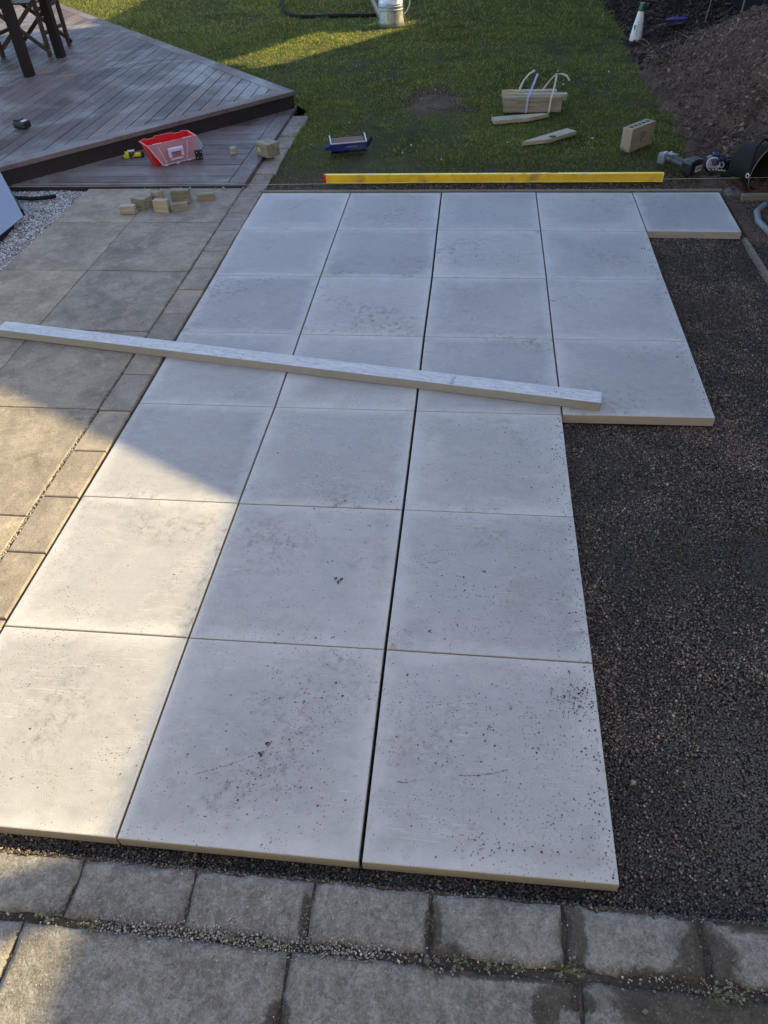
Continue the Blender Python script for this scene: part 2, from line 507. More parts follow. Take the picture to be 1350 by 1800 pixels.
class B:
    """bmesh builder"""
    def __init__(s):
        s.bm = bmesh.new()

    def box(s, c, d, rot=None, bev=0.0):
        r = bmesh.ops.create_cube(s.bm, size=1.0)
        vs = r['verts']
        bmesh.ops.scale(s.bm, vec=d, verts=vs)
        if bev:
            es = list({e for v in vs for e in v.link_edges})
            rb = bmesh.ops.bevel(s.bm, geom=es, offset=bev, segments=2, affect='EDGES', profile=0.6)
            vs = list({v for f in rb['faces'] for v in f.verts} | {v for v in vs if v.is_valid})
            vs = s._conn(vs[0])
        if rot is not None:
            m = rot if isinstance(rot, Matrix) else Matrix.Rotation(rot, 4, 'Z')
            bmesh.ops.transform(s.bm, matrix=m, verts=vs)
        bmesh.ops.translate(s.bm, vec=c, verts=vs)
        return s

    def _conn(s, v0):
        seen = {v0}
        st = [v0]
        while st:
            v = st.pop()
            for e in v.link_edges:
                o = e.other_vert(v)
                if o not in seen:
                    seen.add(o); st.append(o)
        return list(seen)

    def tube(s, pts, r, n=8, caps=True):
        pts = [Vector(p) for p in pts]
        rr = r if isinstance(r, (list, tuple)) else [r] * len(pts)
        rings = []
        up = None
        for i, p in enumerate(pts):
            t = (pts[min(i + 1, len(pts) - 1)] - pts[max(i - 1, 0)]).normalized()
            if up is None:
                up = Vector((0, 0, 1)) if abs(t.z) < 0.9 else Vector((1, 0, 0))
            a = t.cross(up).normalized()
            b = a.cross(t).normalized()
            up = b
            rings.append([s.bm.verts.new(p + (a * math.cos(2 * math.pi * k / n) + b * math.sin(2 * math.pi * k / n)) * rr[i]) for k in range(n)])
        for i in range(len(rings) - 1):
            for k in range(n):
                s.bm.faces.new((rings[i][k], rings[i][(k + 1) % n], rings[i + 1][(k + 1) % n], rings[i + 1][k]))
        if caps:
            s.bm.faces.new(rings[0][::-1]); s.bm.faces.new(rings[-1])
        return s

    def bar(s, a, b, w, h):
        """rectangular bar from a to b"""
        a, b = Vector(a), Vector(b)
        t = (b - a)
        L = t.length
        q = t.to_track_quat('X', 'Z').to_matrix().to_4x4()
        return s.box((a + b) / 2, (L, w, h), q)

    def lathe(s, prof, n=24, c=(0, 0, 0), mat=None, closed=False):
        vs0 = []
        rings = []
        for r, z in prof:
            rings.append([s.bm.verts.new((r * math.cos(2 * math.pi * k / n), r * math.sin(2 * math.pi * k / n), z)) for k in range(n)])
        for i in range(len(rings) - 1):
            for k in range(n):
                s.bm.faces.new((rings[i][k], rings[i][(k + 1) % n], rings[i + 1][(k + 1) % n], rings[i + 1][k]))
        if closed:
            s.bm.faces.new(rings[0][::-1]); s.bm.faces.new(rings[-1])
        allv = [v for r in rings for v in r]
        if mat is not None:
            bmesh.ops.transform(s.bm, matrix=mat, verts=allv)
        bmesh.ops.translate(s.bm, vec=c, verts=allv)
        return s

    def prism(s, poly, z0, z1, ch=0.0):
        poly = [Vector((p[0], p[1], 0)) for p in poly]
        n = len(poly)
        cx = sum(poly, Vector()) / n
        area = sum(poly[i].x * poly[(i + 1) % n].y - poly[(i + 1) % n].x * poly[i].y for i in range(n))
        if area < 0:
            poly = poly[::-1]
        def inset(d):
            out = []
            for i in range(n):
                p0, p1, p2 = poly[i - 1], poly[i], poly[(i + 1) % n]
                e1 = (p1 - p0); e2 = (p2 - p1)
                if e1.length < 1e-7 or e2.length < 1e-7:
                    out.append(p1); continue
                e1.normalize(); e2.normalize()
                n1 = Vector((-e1.y, e1.x, 0)); n2 = Vector((-e2.y, e2.x, 0))
                bis = n1 + n2
                k = bis.dot(n1)
                out.append(p1 + bis * (d / max(k, 0.3)))
            return out
        rings = [[(p.x, p.y, z0) for p in poly], [(p.x, p.y, z1 - ch) for p in poly]]
        if ch:
            rings.append([(p.x, p.y, z1 - ch * 0.3) for p in inset(ch * 0.3)])
            rings.append([(p.x, p.y, z1) for p in inset(ch)])
        V = [[s.bm.verts.new(c) for c in r] for r in rings]
        for a, b in zip(V, V[1:]):
            for i in range(n):
                s.bm.faces.new((a[i], a[(i + 1) % n], b[(i + 1) % n], b[i]))
        s.bm.faces.new(V[-1]); s.bm.faces.new(V[0][::-1])
        return s

    def face(s, pts):
        s.bm.faces.new([s.bm.verts.new(p) for p in pts])
        return s

    def done(s, name, mat=None, parent=None, smooth=False, solid=0.0):
        bmesh.ops.recalc_face_normals(s.bm, faces=s.bm.faces[:])
        if solid:
            bmesh.ops.solidify(s.bm, geom=s.bm.faces[:], thickness=solid)
        me = bpy.data.meshes.new(name)
        s.bm.to_mesh(me)
        s.bm.free()
        if smooth:
            me.polygons.foreach_set('use_smooth', [True] * len(me.polygons))
            if smooth != 'full':
                me.set_sharp_from_angle(angle=R(40))
        return link(name, me, mat, parent)


OCTA_V = np.array([[1, 0, 0], [-1, 0, 0], [0, 1, 0], [0, -1, 0], [0, 0, 1], [0, 0, -1]], float)
OCTA_F = np.array([[0, 2, 4], [2, 1, 4], [1, 3, 4], [3, 0, 4], [2, 0, 5], [1, 2, 5], [3, 1, 5], [0, 3, 5]])


def rand_rot(n):
    q = rng.normal(size=(n, 4)); q /= np.linalg.norm(q, axis=1)[:, None]
    a, b, c, d = q.T
    return np.stack([np.stack([1 - 2 * (c * c + d * d), 2 * (b * c - a * d), 2 * (b * d + a * c)], -1),
                     np.stack([2 * (b * c + a * d), 1 - 2 * (b * b + d * d), 2 * (c * d - a * b)], -1),
                     np.stack([2 * (b * d - a * c), 2 * (c * d + a * b), 1 - 2 * (b * b + c * c)], -1)], 1)


def grains(name, pts, size, mat, stretch=(0.6, 1.3), jit=0.25, flat=1.0):
    """angular 8-faced grains, all in one mesh"""
    n = len(pts)
    v = OCTA_V[None] * (1 + rng.uniform(-jit, jit, (n, 6, 1)))
    v = v * rng.uniform(stretch[0], stretch[1], (n, 1, 3)) * (np.asarray(size)[:, None, None] / 2)
    v = np.einsum('nij,nkj->nki', rand_rot(n), v)
    v[:, :, 2] *= flat
    v += np.asarray(pts)[:, None, :]
    f = OCTA_F[None] + (np.arange(n) * 6)[:, None, None]
    me = np_mesh(name, v.reshape(-1, 3), f.reshape(-1, 3))
    o = link(name, me, mat)
    return tag(o, kind='stuff')


def in_poly(x, y, poly):
    x = np.asarray(x); y = np.asarray(y)
    c = np.zeros(x.shape, bool)
    j = len(poly) - 1
    for i in range(len(poly)):
        xi, yi = poly[i]; xj, yj = poly[j]
        cond = ((yi > y) != (yj > y)) & (x < (xj - xi) * (y - yi) / (yj - yi + 1e-12) + xi)
        c ^= cond
        j = i
    return c


def vnoise(x, y, s, seed=0.0):
    """cheap smooth value noise for arrays, about -1..1"""
    x = np.asarray(x) * s + seed * 13.7; y = np.asarray(y) * s + seed * 7.3
    return (np.sin(x * 1.7 + 1.3 * np.sin(y * 1.1 + seed)) + np.sin(y * 1.9 + 1.7 * np.sin(x * 0.9 + 2.1)) + np.sin((x + y) * 1.3 + 2 * np.sin(x - y))) / 3


def grid_mesh(name, x0, x1, y0, y1, nx, ny, zf, mat, parent=None, smooth=True):
    xs = np.linspace(x0, x1, nx); ys = np.linspace(y0, y1, ny)
    X, Y = np.meshgrid(xs, ys)
    Z = zf(X, Y)
    v = np.stack([X, Y, Z], -1).reshape(-1, 3)
    i = np.arange(nx * ny).reshape(ny, nx)
    f = np.stack([i[:-1, :-1], i[:-1, 1:], i[1:, 1:], i[1:, :-1]], -1).reshape(-1, 4)
    me = np_mesh(name, v, f)
    if smooth:
        me.polygons.foreach_set('use_smooth', [True] * len(me.polygons))
    return link(name, me, mat, parent)


def copy_thing(root, loc=None, rz=None):
    r = root.copy(); COL.objects.link(r)
    if loc is not None: r.location = loc
    if rz is not None: r.rotation_euler = (0, 0, rz)
    for ch in list(root.children):
        c = ch.copy(); COL.objects.link(c); c.parent = r
        for g_ in list(ch.children):
            d = g_.copy(); COL.objects.link(d); d.parent = c
    return r


# ================================================================== SETTING
# --- ground sheet (thatch under the grass), with the dug-out areas lower than the rest
tag(grid_mesh('ground', -40, 40, -12, 60, 2, 2, lambda X, Y: 0 * X - 0.13, M['soil']), kind='structure')
LAWN = [(-0.155, 0.055), (3.0, 0.055), (2.93, 0.5), (3.02, 1.2), (2.97, 1.8), (2.90, 2.5), (2.90, 3.3), (2.99, 4.6), (2.97, 6.6), (3.1, 20), (-20, 20), (-20, 2.4), (-0.30, 2.3), (-0.06, 1.95), (-0.06, 1.2), (-0.045, 0.4)]


def lawn_z(x, y):
    return -0.018 + 0.010 * vnoise(x, y, 1.3, 1) + 0.006 * vnoise(x, y, 4.0, 2)


bm = bmesh.new()
f = bm.faces.new([bm.verts.new((x, y, -0.02)) for x, y in LAWN])
bmesh.ops.triangulate(bm, faces=[f])
me = bpy.data.meshes.new('lawn'); bm.to_mesh(me); bm.free()
tag(link('lawn', me, M['lawn']), kind='structure')
PATCH = [(1.05, 2.22, 0.34, 0.46), (1.25, 1.95, 0.20, 0.16), (0.55, 3.2, 0.2, 0.25)]


def patch_w(x, y):
    o = np.zeros_like(x)
    for px, py, a, b in PATCH:
        d = ((x - px) / a) ** 2 + ((y - py) / b) ** 2 + 0.5 * vnoise(x, y, 9, 3)
        o = np.maximum(o, np.clip(1.25 - d, 0, 1))
    return o


# grass blades, far more of them where the camera is close
def blades(name, n, box, hmin, hmax, wid):
    x = rng.uniform(box[0], box[1], n); y = rng.uniform(box[2], box[3], n)
    k = in_poly(x + np.where(x > 2.5, 0.07 * vnoise(x, y, 7, 2) + 0.05 * vnoise(x, y, 23, 5) + 0.03 * rng.normal(size=n), 0), y, LAWN)
    k &= ~((y < 2.0) & (x < -0.055 + 0.02 * rng.normal(size=n) + 0.03 * vnoise(x, y, 9, 4)))
    k &= rng.uniform(size=n) > patch_w(x, y) * 0.82
    worn = np.clip((0.75 - y + 0.25 * vnoise(x, y, 4, 5)) / 0.7, 0, 1)
    k &= rng.uniform(size=n) > worn * 0.55 + 0.35 * np.clip(vnoise(x, y, 11, 15), 0, 1)
    x, y, worn = x[k], y[k], worn[k]
    n = len(x)
    # clumping
    cl = 0.75 + 0.35 * vnoise(x, y, 7, 8) + 0.25 * vnoise(x, y, 21, 9)
    tuft = np.clip(vnoise(x, y, 5, 11) * vnoise(y, x, 13, 12) * 4, 0, 1)
    h = rng.uniform(hmin, hmax, n) * np.clip(cl, 0.30, 1.4) * (0.85 + 0.6 * tuft) * (1 - 0.55 * worn)
    a = rng.uniform(0, 2 * np.pi, n)
    lean = rng.uniform(0.2, 1.5, n) * h
    la = rng.uniform(0, 2 * np.pi, n)
    z = lawn_z(x, y)
    wd = wid * rng.uniform(0.6, 1.3, n) / 2
    p0 = np.stack([x - np.cos(a) * wd, y - np.sin(a) * wd, z - 0.004], -1)
    p1 = np.stack([x + np.cos(a) * wd, y + np.sin(a) * wd, z - 0.004], -1)
    p2 = np.stack([x + np.cos(la) * lean, y + np.sin(la) * lean, z + h], -1)
    v = np.stack([p0, p1, p2], 1).reshape(-1, 3)
    fc = np.arange(n * 3).reshape(-1, 3)
    return tag(link(name, np_mesh(name, v, fc), M['blade']), 'short mown grass covering the lawn behind the new paving', 'grass', kind='stuff')


blades('grass', 150000, (-0.2, 3.1, 0.05, 2.2), 0.008, 0.028, 0.0042)
blades('grass', 230000, (-3.2, 3.1, 2.0, 5.2), 0.012, 0.034, 0.0055)
blades('grass', 220000, (-6.5, 3.3, 4.6, 9.0), 0.016, 0.045, 0.008)
# soil crumbs and worm casts in the bare patches and the worn strip
n = 16000
x = rng.uniform(0.5, 1.7, n); y = rng.uniform(1.5, 2.8, n)
k = rng.uniform(size=n) < patch_w(x, y) * 1.2
x2 = rng.uniform(-0.1, 2.98, 7000); y2 = 0.06 + np.abs(rng.normal(0, 0.16, 7000))
X = np.r_[x[k], x2]; Y = np.r_[y[k], y2]
k = in_poly(X, Y, LAWN); X = X[k]; Y = Y[k]
tag(grains('soil_crumbs', np.stack([X, Y, lawn_z(X, Y) + 0.003], -1), rng.uniform(0.004, 0.014, len(X)), M['clods']), 'loose crumbs of soil in the worn parts of the lawn', 'soil')
pv = [(1.06, 2.20)]
for t in range(40):
    a = 2 * math.pi * t / 40
    rr_ = 1 + .22 * math.sin(3 * a + 1) + .12 * math.sin(7 * a)
    pv.append((1.06 + .27 * rr_ * math.cos(a) + .06 * math.sin(a), 2.20 + .38 * rr_ * math.sin(a)))
pm = np_mesh('bare_earth_patch', [(x, y, -.008 if i == 0 else -.0195) for i, (x, y) in enumerate(pv)], [(0, i, i % 40 + 1) for i in range(1, 41)])
tag(link('bare_earth_patch', pm, M['soil']), kind='structure')
# pale fallen petals and leaves on the grass
n = 90
x = rng.uniform(-0.2, 2.8, n); y = rng.uniform(0.4, 6.5, n)
tag(grains('fallen_petals', np.stack([x, y, lawn_z(x, y) + 0.022], -1), rng.uniform(0.008, 0.020, n), M['chips'], (0.2, 1.6)), 'tiny pale leaves and petals scattered over the grass', 'leaves')

# --- bedding of dark scoria
def bed_z(x, y):
    z = -0.050 + 0.009 * vnoise(x, y, 3.2, 4) + 0.0045 * vnoise(x, y, 9, 5) + 0.002 * vnoise(y, x, 24, 2)
    z += 0.012 * np.exp(-(((x - 2.30) / 0.05) ** 2 + ((y + 3.1) / 0.28) ** 2))
    # trampled hollow and low ridge on the far side
    z -= 0.014 * np.exp(-(((x - 2.42) / 0.10) ** 2 + ((y + 3.15) / 0.30) ** 2))
    z += 0.022 * np.clip((x - 2.98) / 0.06, 0, 1) * (y > -1.3)
    return z


tag(grid_mesh('gravel_bed', 0.2, 3.45, -4.36, 0.06, 420, 560, lambda X, Y: bed_z(X, Y) - 0.004 + 0.0018 * rng.normal(size=X.shape), M['bed']), kind='structure')
tag(grid_mesh('bedding_under_new_slabs', -0.03, 2.9, -4.25, 0.02, 30, 40, lambda X, Y: 0 * X - 0.0625, M['bed']), kind='structure')
NEW_OUT = [(-0.02, 0.03), (2.96, 0.0), (2.95, -0.60), (2.425, -0.60), (2.42, -2.41), (1.815, -2.42), (1.815, -4.23), (-0.02, -4.23)]
n = 420000
x = rng.uniform(0.2, 3.3, n); y = -4.34 + 4.36 * rng.beta(1.0, 1.25, n)
k = ~in_poly(x, y, NEW_OUT)
k &= ~((x < 1.75) & (y > -4.2))
dens = np.clip(0.60 + 0.55 * vnoise(x, y, 2.6, 6) + 0.35 * vnoise(x, y, 11, 7), 0.22, 1.0)
dusty = np.exp(-(((x - 2.18) / .17) ** 2 + ((y + 3.95) / .24) ** 2) * 1.1)
dens = dens * (1 - 0.85 * dusty * np.clip(1 + .6 * vnoise(x, y, 9, 1), 0, 1.3))
k &= rng.uniform(size=n) < dens
x, y = x[k], y[k]
sz = 0.0029 + 0.0042 * rng.beta(1.5, 3.2, len(x)) + 0.0012 * np.clip(vnoise(x, y, 3.1, 9), 0, 1)
sz[rng.uniform(size=len(x)) < 0.01] *= 1.8
tag(grains('scoria_gravel', np.stack([x, y, bed_z(x, y) + rng.uniform(-0.003, 0.003, len(x))], -1), sz * 1.45, M['scoria']), 'fine dark scoria gravel spread around the new slabs', 'gravel')

# --- new slabs: measured corners of the laid grid
GR = {(0, 0): (-.003, .005), (1, 0): (.600, .004), (2, 0): (1.205, .003), (3, 0): (1.818, .002), (4, 0): (2.425, -.004),
      (0, 1): (-.006, -.594), (1, 1): (.600, -.597), (2, 1): (1.207, -.596), (3, 1): (1.818, -.598), (4, 1): (2.425, -.602),
      (0, 2): (.004, -1.210), (1, 2): (.602, -1.212), (2, 2): (1.211, -1.211), (3, 2): (1.817, -1.212), (4, 2): (2.420, -1.215),
      (0, 3): (.004, -1.821), (1, 3): (.606, -1.824), (2, 3): (1.208, -1.825), (3, 3): (1.813, -1.826), (4, 3): (2.420, -1.826),
      (0, 4): (.008, -2.427), (1, 4): (.611, -2.426), (2, 4): (1.210, -2.424), (3, 4): (1.812, -2.422), (4, 4): (2.418, -2.416),
      (0, 5): (.003, -3.024), (1, 5): (.605, -3.026), (2, 5): (1.210, -3.022), (3, 5): (1.811, -3.022),
      (0, 6): (-.001, -3.628), (1, 6): (.601, -3.628), (2, 6): (1.208, -3.625), (3, 6): (1.815, -3.627),
      (0, 7): (-.003, -4.232), (1, 7): (.603, -4.234), (2, 7): (1.211, -4.236), (3, 7): (1.815, -4.233),
      (5, 0): (2.961, -.004), (5, 1): (2.952, -.612)}
patio = empty('new_patio', (0, 0, 0)); tag(patio, kind='structure')
cells = [(i, 0) for i in range(5)] + [(i, j) for j in range(1, 4) for i in range(4)] + [(i, j) for j in range(4, 7) for i in range(3)]
for i, j in cells:
    a, b, c, d = GR[(i, j)], GR[(i + 1, j)], GR[(i + 1, j + 1)], GR[(i, j + 1)]
    gx = 0.0035 if i not in (2,) else 0.0035
    gl_, gr_ = 0.0030, 0.0030
    if i == 2: gl_ = 0.005
    if i == 1: gr_ = 0.004
    gt, gb = 0.0014, 0.0014
    poly = [(a[0] + gl_, a[1] - gt), (b[0] - gr_, b[1] - gt), (c[0] - gr_, c[1] + gb), (d[0] + gl_, d[1] + gb)]
    dz = random.uniform(-0.0012, 0.0012)
    o = B().prism(poly, -0.041 + dz, dz, 0.0035).done('paving_slab', M['slab'], patio)
    uvl = o.data.uv_layers.new(name='face')
    xs_ = [q_[0] for q_ in poly]; ys_ = [q_[1] for q_ in poly]
    for lp in o.data.loops:
        c_ = o.data.vertices[lp.vertex_index].co
        uvl.data[lp.index].uv = ((c_.x - min(xs_)) / (max(xs_) - min(xs_)), (c_.y - min(ys_)) / (max(ys_) - min(ys_)))

# crumbs of bedding fines trodden onto the new slabs
def crumbs(cx, cy, sx, sy, n, s0=0.0013, s1=0.0078):
    x = rng.normal(cx, sx, n); y = rng.normal(cy, sy, n)
    s_ = s0 + (s1 - s0) * rng.beta(1.0, 5.5, n)
    return x, y, s_


cl = []
for cx, cy, sx, sy, n in [(1.70, -2.95, .09, .45, 170), (1.76, -3.2, .03, .30, 150), (1.55, -3.45, .16, .10, 240), (1.75, -3.75, .035, .035, 260), (1.62, -3.85, .09, .10, 140),
                          (1.00, -3.05, .08, .12, 150), (1.02, -3.75, .10, .15, 260), (1.40, -3.30, .10, .16, 190), (1.45, -3.9, .16, .10, 210), (.92, -4.05, .10, .06, 240),
                          (1.50, -4.17, .05, .02, 90), (1.72, -4.1, .06, .06, 90), (1.05, -0.42, .17, .05, 190), (1.45, -0.35, .2, .08, 180), (2.2, -0.25, .2, .08, 120),
                          (1.55, -0.95, .13, .07, 200), (2.05, -0.95, .08, .10, 110), (2.7, -0.2, .1, .1, 70), (1.5, -1.9, .3, .3, 40), (2.1, -2.1, .2, .2, 50),
                          (1.45, -2.7, .25, .2, 120), (.9, -2.8, .2, .15, 80), (1.12, -2.98, .05, .04, 60), (.35, -3.3, .2, .2, 50), (.4, -3.9, .2, .2, 60), (1.3, -3.55, .35, .5, 260),
                          (1.2, -4.0, .5, .2, 160), (2.2, -1.5, .2, .25, 30), (.6, -1.3, .3, .6, 30)]:
    x, y, s_ = crumbs(cx, cy, sx, sy, int(n * 1.1))
    k = in_poly(x, y, NEW_OUT)
    cl.append(np.stack([x[k], y[k], s_[k]], -1))
for x0, y0, x1, y1, n in [(.74, -4.06, .93, -3.97, 60), (1.44, -4.00, 1.56, -3.975, 90), (1.28, -4.03, 1.33, -4.02, 40), (1.31, -3.27, 1.36, -3.255, 40)]:
    t = rng.uniform(0, 1, n); b = .006 * np.sin(t * 3.1)
    cl.append(np.stack([x0 + (x1 - x0) * t, y0 + (y1 - y0) * t - b, .0012 + .0012 * rng.uniform(size=n)], -1))
for x0, y0 in [(.925, -3.955), (.915, -3.985), (1.02, -3.36), (1.035, -3.365), (1.03, -3.375), (1.28, -3.71), (1.50, -3.30), (1.34, -3.55)]:
    cl.append(np.stack([x0 + rng.normal(0, .004, 9), y0 + rng.normal(0, .003, 9), rng.uniform(.002, .006, 9)], -1))
for x_, y0, y1, n in [(1.803, -4.22, -2.45, 420), (2.408, -2.40, -.62, 260)]:
    cl.append(np.stack([x_ - np.abs(rng.normal(0, .022, n)), rng.uniform(y0, y1, n), .0015 + .006 * rng.beta(1, 4, n)], -1))
cl = np.concatenate(cl)
tag(grains('bedding_crumbs', np.stack([cl[:, 0], cl[:, 1], 0.0008 + cl[:, 2] * 0.12], -1), cl[:, 2] * 1.25, M['crumb'], flat=0.5), 'dark crumbs of gravel trodden onto the new slabs', 'gravel')

# --- old terrace: big pavers, border of small ones, dirt in the joints
old = empty('old_terrace'); tag(old, kind='structure')
ys = [0.105, -0.487, -1.164, -1.822, -2.477, -3.140, -3.80, -4.27]
xs = [-1.275, -0.757, -0.160]
for j in range(len(ys) - 1):
    for i in range(-2 if j >= 2 else 0, 2):
        if i >= 0:
            x0, x1 = xs[i], xs[i + 1]
        else:
            x0, x1 = xs[0] + 0.6 * i, xs[0] + 0.6 * (i + 1)
        if j >= 2 and i < 0 and ys[j] > -1.2: continue
        g_ = 0.003
        poly = [(x0 + g_, ys[j] - g_), (x1 - g_, ys[j] - g_), (x1 - g_ - (0.002 if i == 1 else 0), ys[j + 1] + g_), (x0 + g_, ys[j + 1] + g_)]
        dz = random.uniform(-0.0015, 0.0015)
        B().prism(poly, -0.05, dz - 0.001, 0.004).done('paver', M['old'], old)
tag(grid_mesh('joint_dirt', -1.27, -0.008, -4.3, 0.11, 260, 420, lambda X, Y: -0.016 + 0.004 * vnoise(X, Y, 30, 3) + 0.0025 * rng.normal(size=X.shape), M['joint']), kind='structure')
ey = [0.10, -0.055, -0.336, -0.612, -0.90, -1.12, -1.376, -1.637, -1.92, -2.205, -2.482, -2.757, -3.030, -3.315, -3.60, -3.89, -4.17, -4.27]
for j in range(len(ey) - 1):
    e = [random.uniform(-0.003, 0.003) for _ in range(4)]
    poly = [(-0.152 + e[0], ey[j] - .003), (-0.010 + e[1] * .5, ey[j] - .003), (-0.010 + e[2] * .5, ey[j + 1] + .003), (-0.152 + e[3], ey[j + 1] + .003)]
    B().prism(poly, -0.05, random.uniform(-0.003, 0.001), 0.006).done('edging_paver', M['edge'], old)
# edging carries on beside the low deck into the grass
for j in range(6):
    y1 = 0.105 + 0.279 * (j + 1); y0 = 0.105 + 0.279 * j
    B().prism([(-0.148, y0 + .004), (-0.012 + 0.02 * random.random(), y0 + .004), (-0.012, y1 - .004), (-0.148, y1 - .004)], -0.05, -0.006 + random.uniform(-.003, .002), 0.006).done('edging_paver', M['edge'], old)
# grit lying in the old joint
n = 5200
y = rng.uniform(-4.2, 0.1, n); x = -0.158 + rng.normal(0, 1, n) * np.where((y < -2.6) & (y > -3.1), 0.009, 0.0035)
wgt = np.where(y < -2.55, 1.0, 0.30) * (0.5 + 0.5 * vnoise(x, y, 6, 2))
k = rng.uniform(size=n) < wgt
tag(grains('joint_grit', np.stack([x[k], y[k], -0.004 + 0 * x[k]], -1), rng.uniform(0.003, 0.008, k.sum()), M['grit']), 'sandy grit filling the joint between old pavers and edging', 'grit')
n = 2600
x = rng.uniform(-0.7, -0.02, n); y = rng.uniform(-4.2, -1.8, n)
tag(grains('paver_grit', np.stack([x, y, 0.0005 + 0 * x], -1), rng.uniform(0.001, 0.004, n), M['grit']), 'fine grit scattered on the old pavers', 'grit')

# --- pale chip bed at the left
n = 42000
x = rng.uniform(-2.5, -1.285, n); y = rng.uniform(-1.4, 0.10, n)
k = x < -1.285
hz = -0.022 + 0.006 * vnoise(x, y, 5, 3)
tag(grains('white_stone_chips', np.stack([x, y, hz + rng.uniform(-.006, .006, n)], -1), rng.uniform(0.007, 0.019, n), M['chips'], (0.4, 1.3)), 'pale grey stone chips beside the old pavers under the deck edge', 'stone chips')
tag(grid_mesh('chip_bed', -2.6, -1.28, -1.5, 0.1, 3, 3, lambda X, Y: 0 * X - 0.032, M['soil']), kind='structure')

# --- near path: worn pavers in two rows, joint full of grit and weeds
near = empty('near_path'); tag(near, kind='structure')
WET = [(1.392, -4.36, .022, .06), (1.43, -4.42, .05, .035), (1.70, -4.35, .03, .07), (1.69, -4.42, .05, .03), (1.86, -4.43, .10, .035), (1.98, -4.36, .065, .07), (1.95, -4.41, .09, .03),
       (2.10, -4.29, .10, .016), (1.10, -4.36, .012, .06), (1.55, -4.435, .25, .012), (1.69, -4.47, .05, .02), (1.90, -4.47, .14, .045), (2.12, -4.46, .2, .05), (1.63, -4.49, .03, .05), (1.08, -4.56, .03, .035), (2.2, -4.42, .08, .03)]


def near_tile(x0, x1, y0, y1, dz, irr=0.0045):
    nx = max(8, int((x1 - x0) / 0.012)); ny = max(8, int((y1 - y0) / 0.012))
    u = np.linspace(0, 1, nx); v_ = np.linspace(0, 1, ny)
    U, V = np.meshgrid(u, v_)
    X = x0 + (x1 - x0) * U; Y = y0 + (y1 - y0) * V
    ex = np.clip(1 - np.minimum(U, 1 - U) * (x1 - x0) / 0.02, 0, 1); eyy = np.clip(1 - np.minimum(V, 1 - V) * (y1 - y0) / 0.02, 0, 1)
    X = X + ex * irr * vnoise(Y, X, 40, x0) * np.sign(U - .5); Y = Y + eyy * irr * vnoise(X, Y, 40, y0 + 3) * np.sign(V - .5)
    Z = dz - 0.007 * np.maximum(ex, eyy) ** 2.5 + 0.0012 * vnoise(X, Y, 60, 2) - 0.0035 * np.clip(vnoise(X, Y, 90, 5) - .35, 0, 1)
    v = np.stack([X, Y, Z], -1).reshape(-1, 3)
    i = np.arange(nx * ny).reshape(ny, nx)
    f = np.stack([i[:-1, :-1], i[:-1, 1:], i[1:, 1:], i[1:, :-1]], -1).reshape(-1, 4)
    # skirt
    ring = np.concatenate([i[0, :], i[1:, -1], i[-1, -2::-1], i[-2:0:-1, 0]])
    low = v[ring].copy(); low[:, 2] = -0.05
    L = len(ring); base = len(v)
    a = np.arange(L); b = (a + 1) % L
    fs = np.stack([ring[a], base + a, base + b, ring[b]], -1)
    me = np_mesh('paver', np.r_[v, low], np.r_[f, fs])
    wet = np.zeros(len(v) + L)
    for wx, wy, sx, sy in WET:
        d = ((np.r_[v, low][:, 0] - wx) / sx) ** 2 + ((np.r_[v, low][:, 1] - wy) / sy) ** 2
        wet = np.maximum(wet, np.exp(-d * 0.8))
    at = me.attributes.new('wet', 'FLOAT', 'POINT')
    at.data.foreach_set('value', wet.astype(np.float32))
    me.polygons.foreach_set('use_smooth', [True] * len(me.polygons))
    return link('paver', me, M['near'], near)


jx = [0.262 - .28, 0.262, 0.544, 0.826, 1.110, 1.384, 1.680, 1.978, 2.262, 2.545, 2.83]
for a, b in zip(jx, jx[1:]):
    gp = 0.004 if a < 1.3 else 0.006
    near_tile(a + gp, b - gp, -4.4125, -4.287, random.uniform(-.003, .001))
kx = [-0.17, 0.458, 1.081, 1.705, 2.33, 2.95]
for a, b in zip(kx, kx[1:]):
    near_tile(a + .0045, b - .0045, -5.05, -4.4325, random.uniform(-.002, .001), 0.003)
tag(grid_mesh('path_joint_soil', -0.2, 3.2, -5.1, -4.28, 500, 130, lambda X, Y: -0.012 + 0.003 * vnoise(X, Y, 50, 3) + 0.0018 * rng.normal(size=X.shape), M['joint']), kind='structure')
n = 5200
x = rng.uniform(0.2, 2.5, n); y = -4.422 + 0.004 * vnoise(x, x * 0, 20, 2) + rng.normal(0, 0.012, n)
dens = 0.5 + 0.5 * vnoise(x, y * 0, 7, 4)
dens = np.where((x > .62) & (x < 1.28), np.maximum(dens, .75), dens * 0.28)
k = rng.uniform(size=n) < dens
tag(grains('path_grit', np.stack([x[k], y[k], -0.006 + rng.uniform(0, .006, k.sum())], -1), rng.uniform(0.002, 0.0075, k.sum()), M['grit']), 'pale grit collected in the long joint of the near path', 'grit')
n = 13000
x = np.r_[rng.normal(.98, .25, n // 2), rng.uniform(.2, 2.4, n // 2)]; y = np.r_[rng.normal(-4.42, .075, n // 2), rng.uniform(-4.65, -4.29, n // 2)]
k = y < -4.288
tag(grains('path_grit', np.stack([x[k], y[k], 0 * x[k]], -1), 0.0011 + 0.0065 * rng.beta(1, 7, k.sum()), M['grit']), 'grit and small pebbles lying on the near pavers', 'grit')
# a line of fines along the far lip of the path
n = 2500
x = rng.uniform(.2, 2.6, n); y = rng.normal(-4.284, .004, n)
tag(grains('path_lip_crumbs', np.stack([x, y, -0.008 + rng.uniform(-.01, .006, n)], -1), rng.uniform(.002, .006, n), M['scoria']), 'dark crumbs along the edge of the near path', 'gravel')


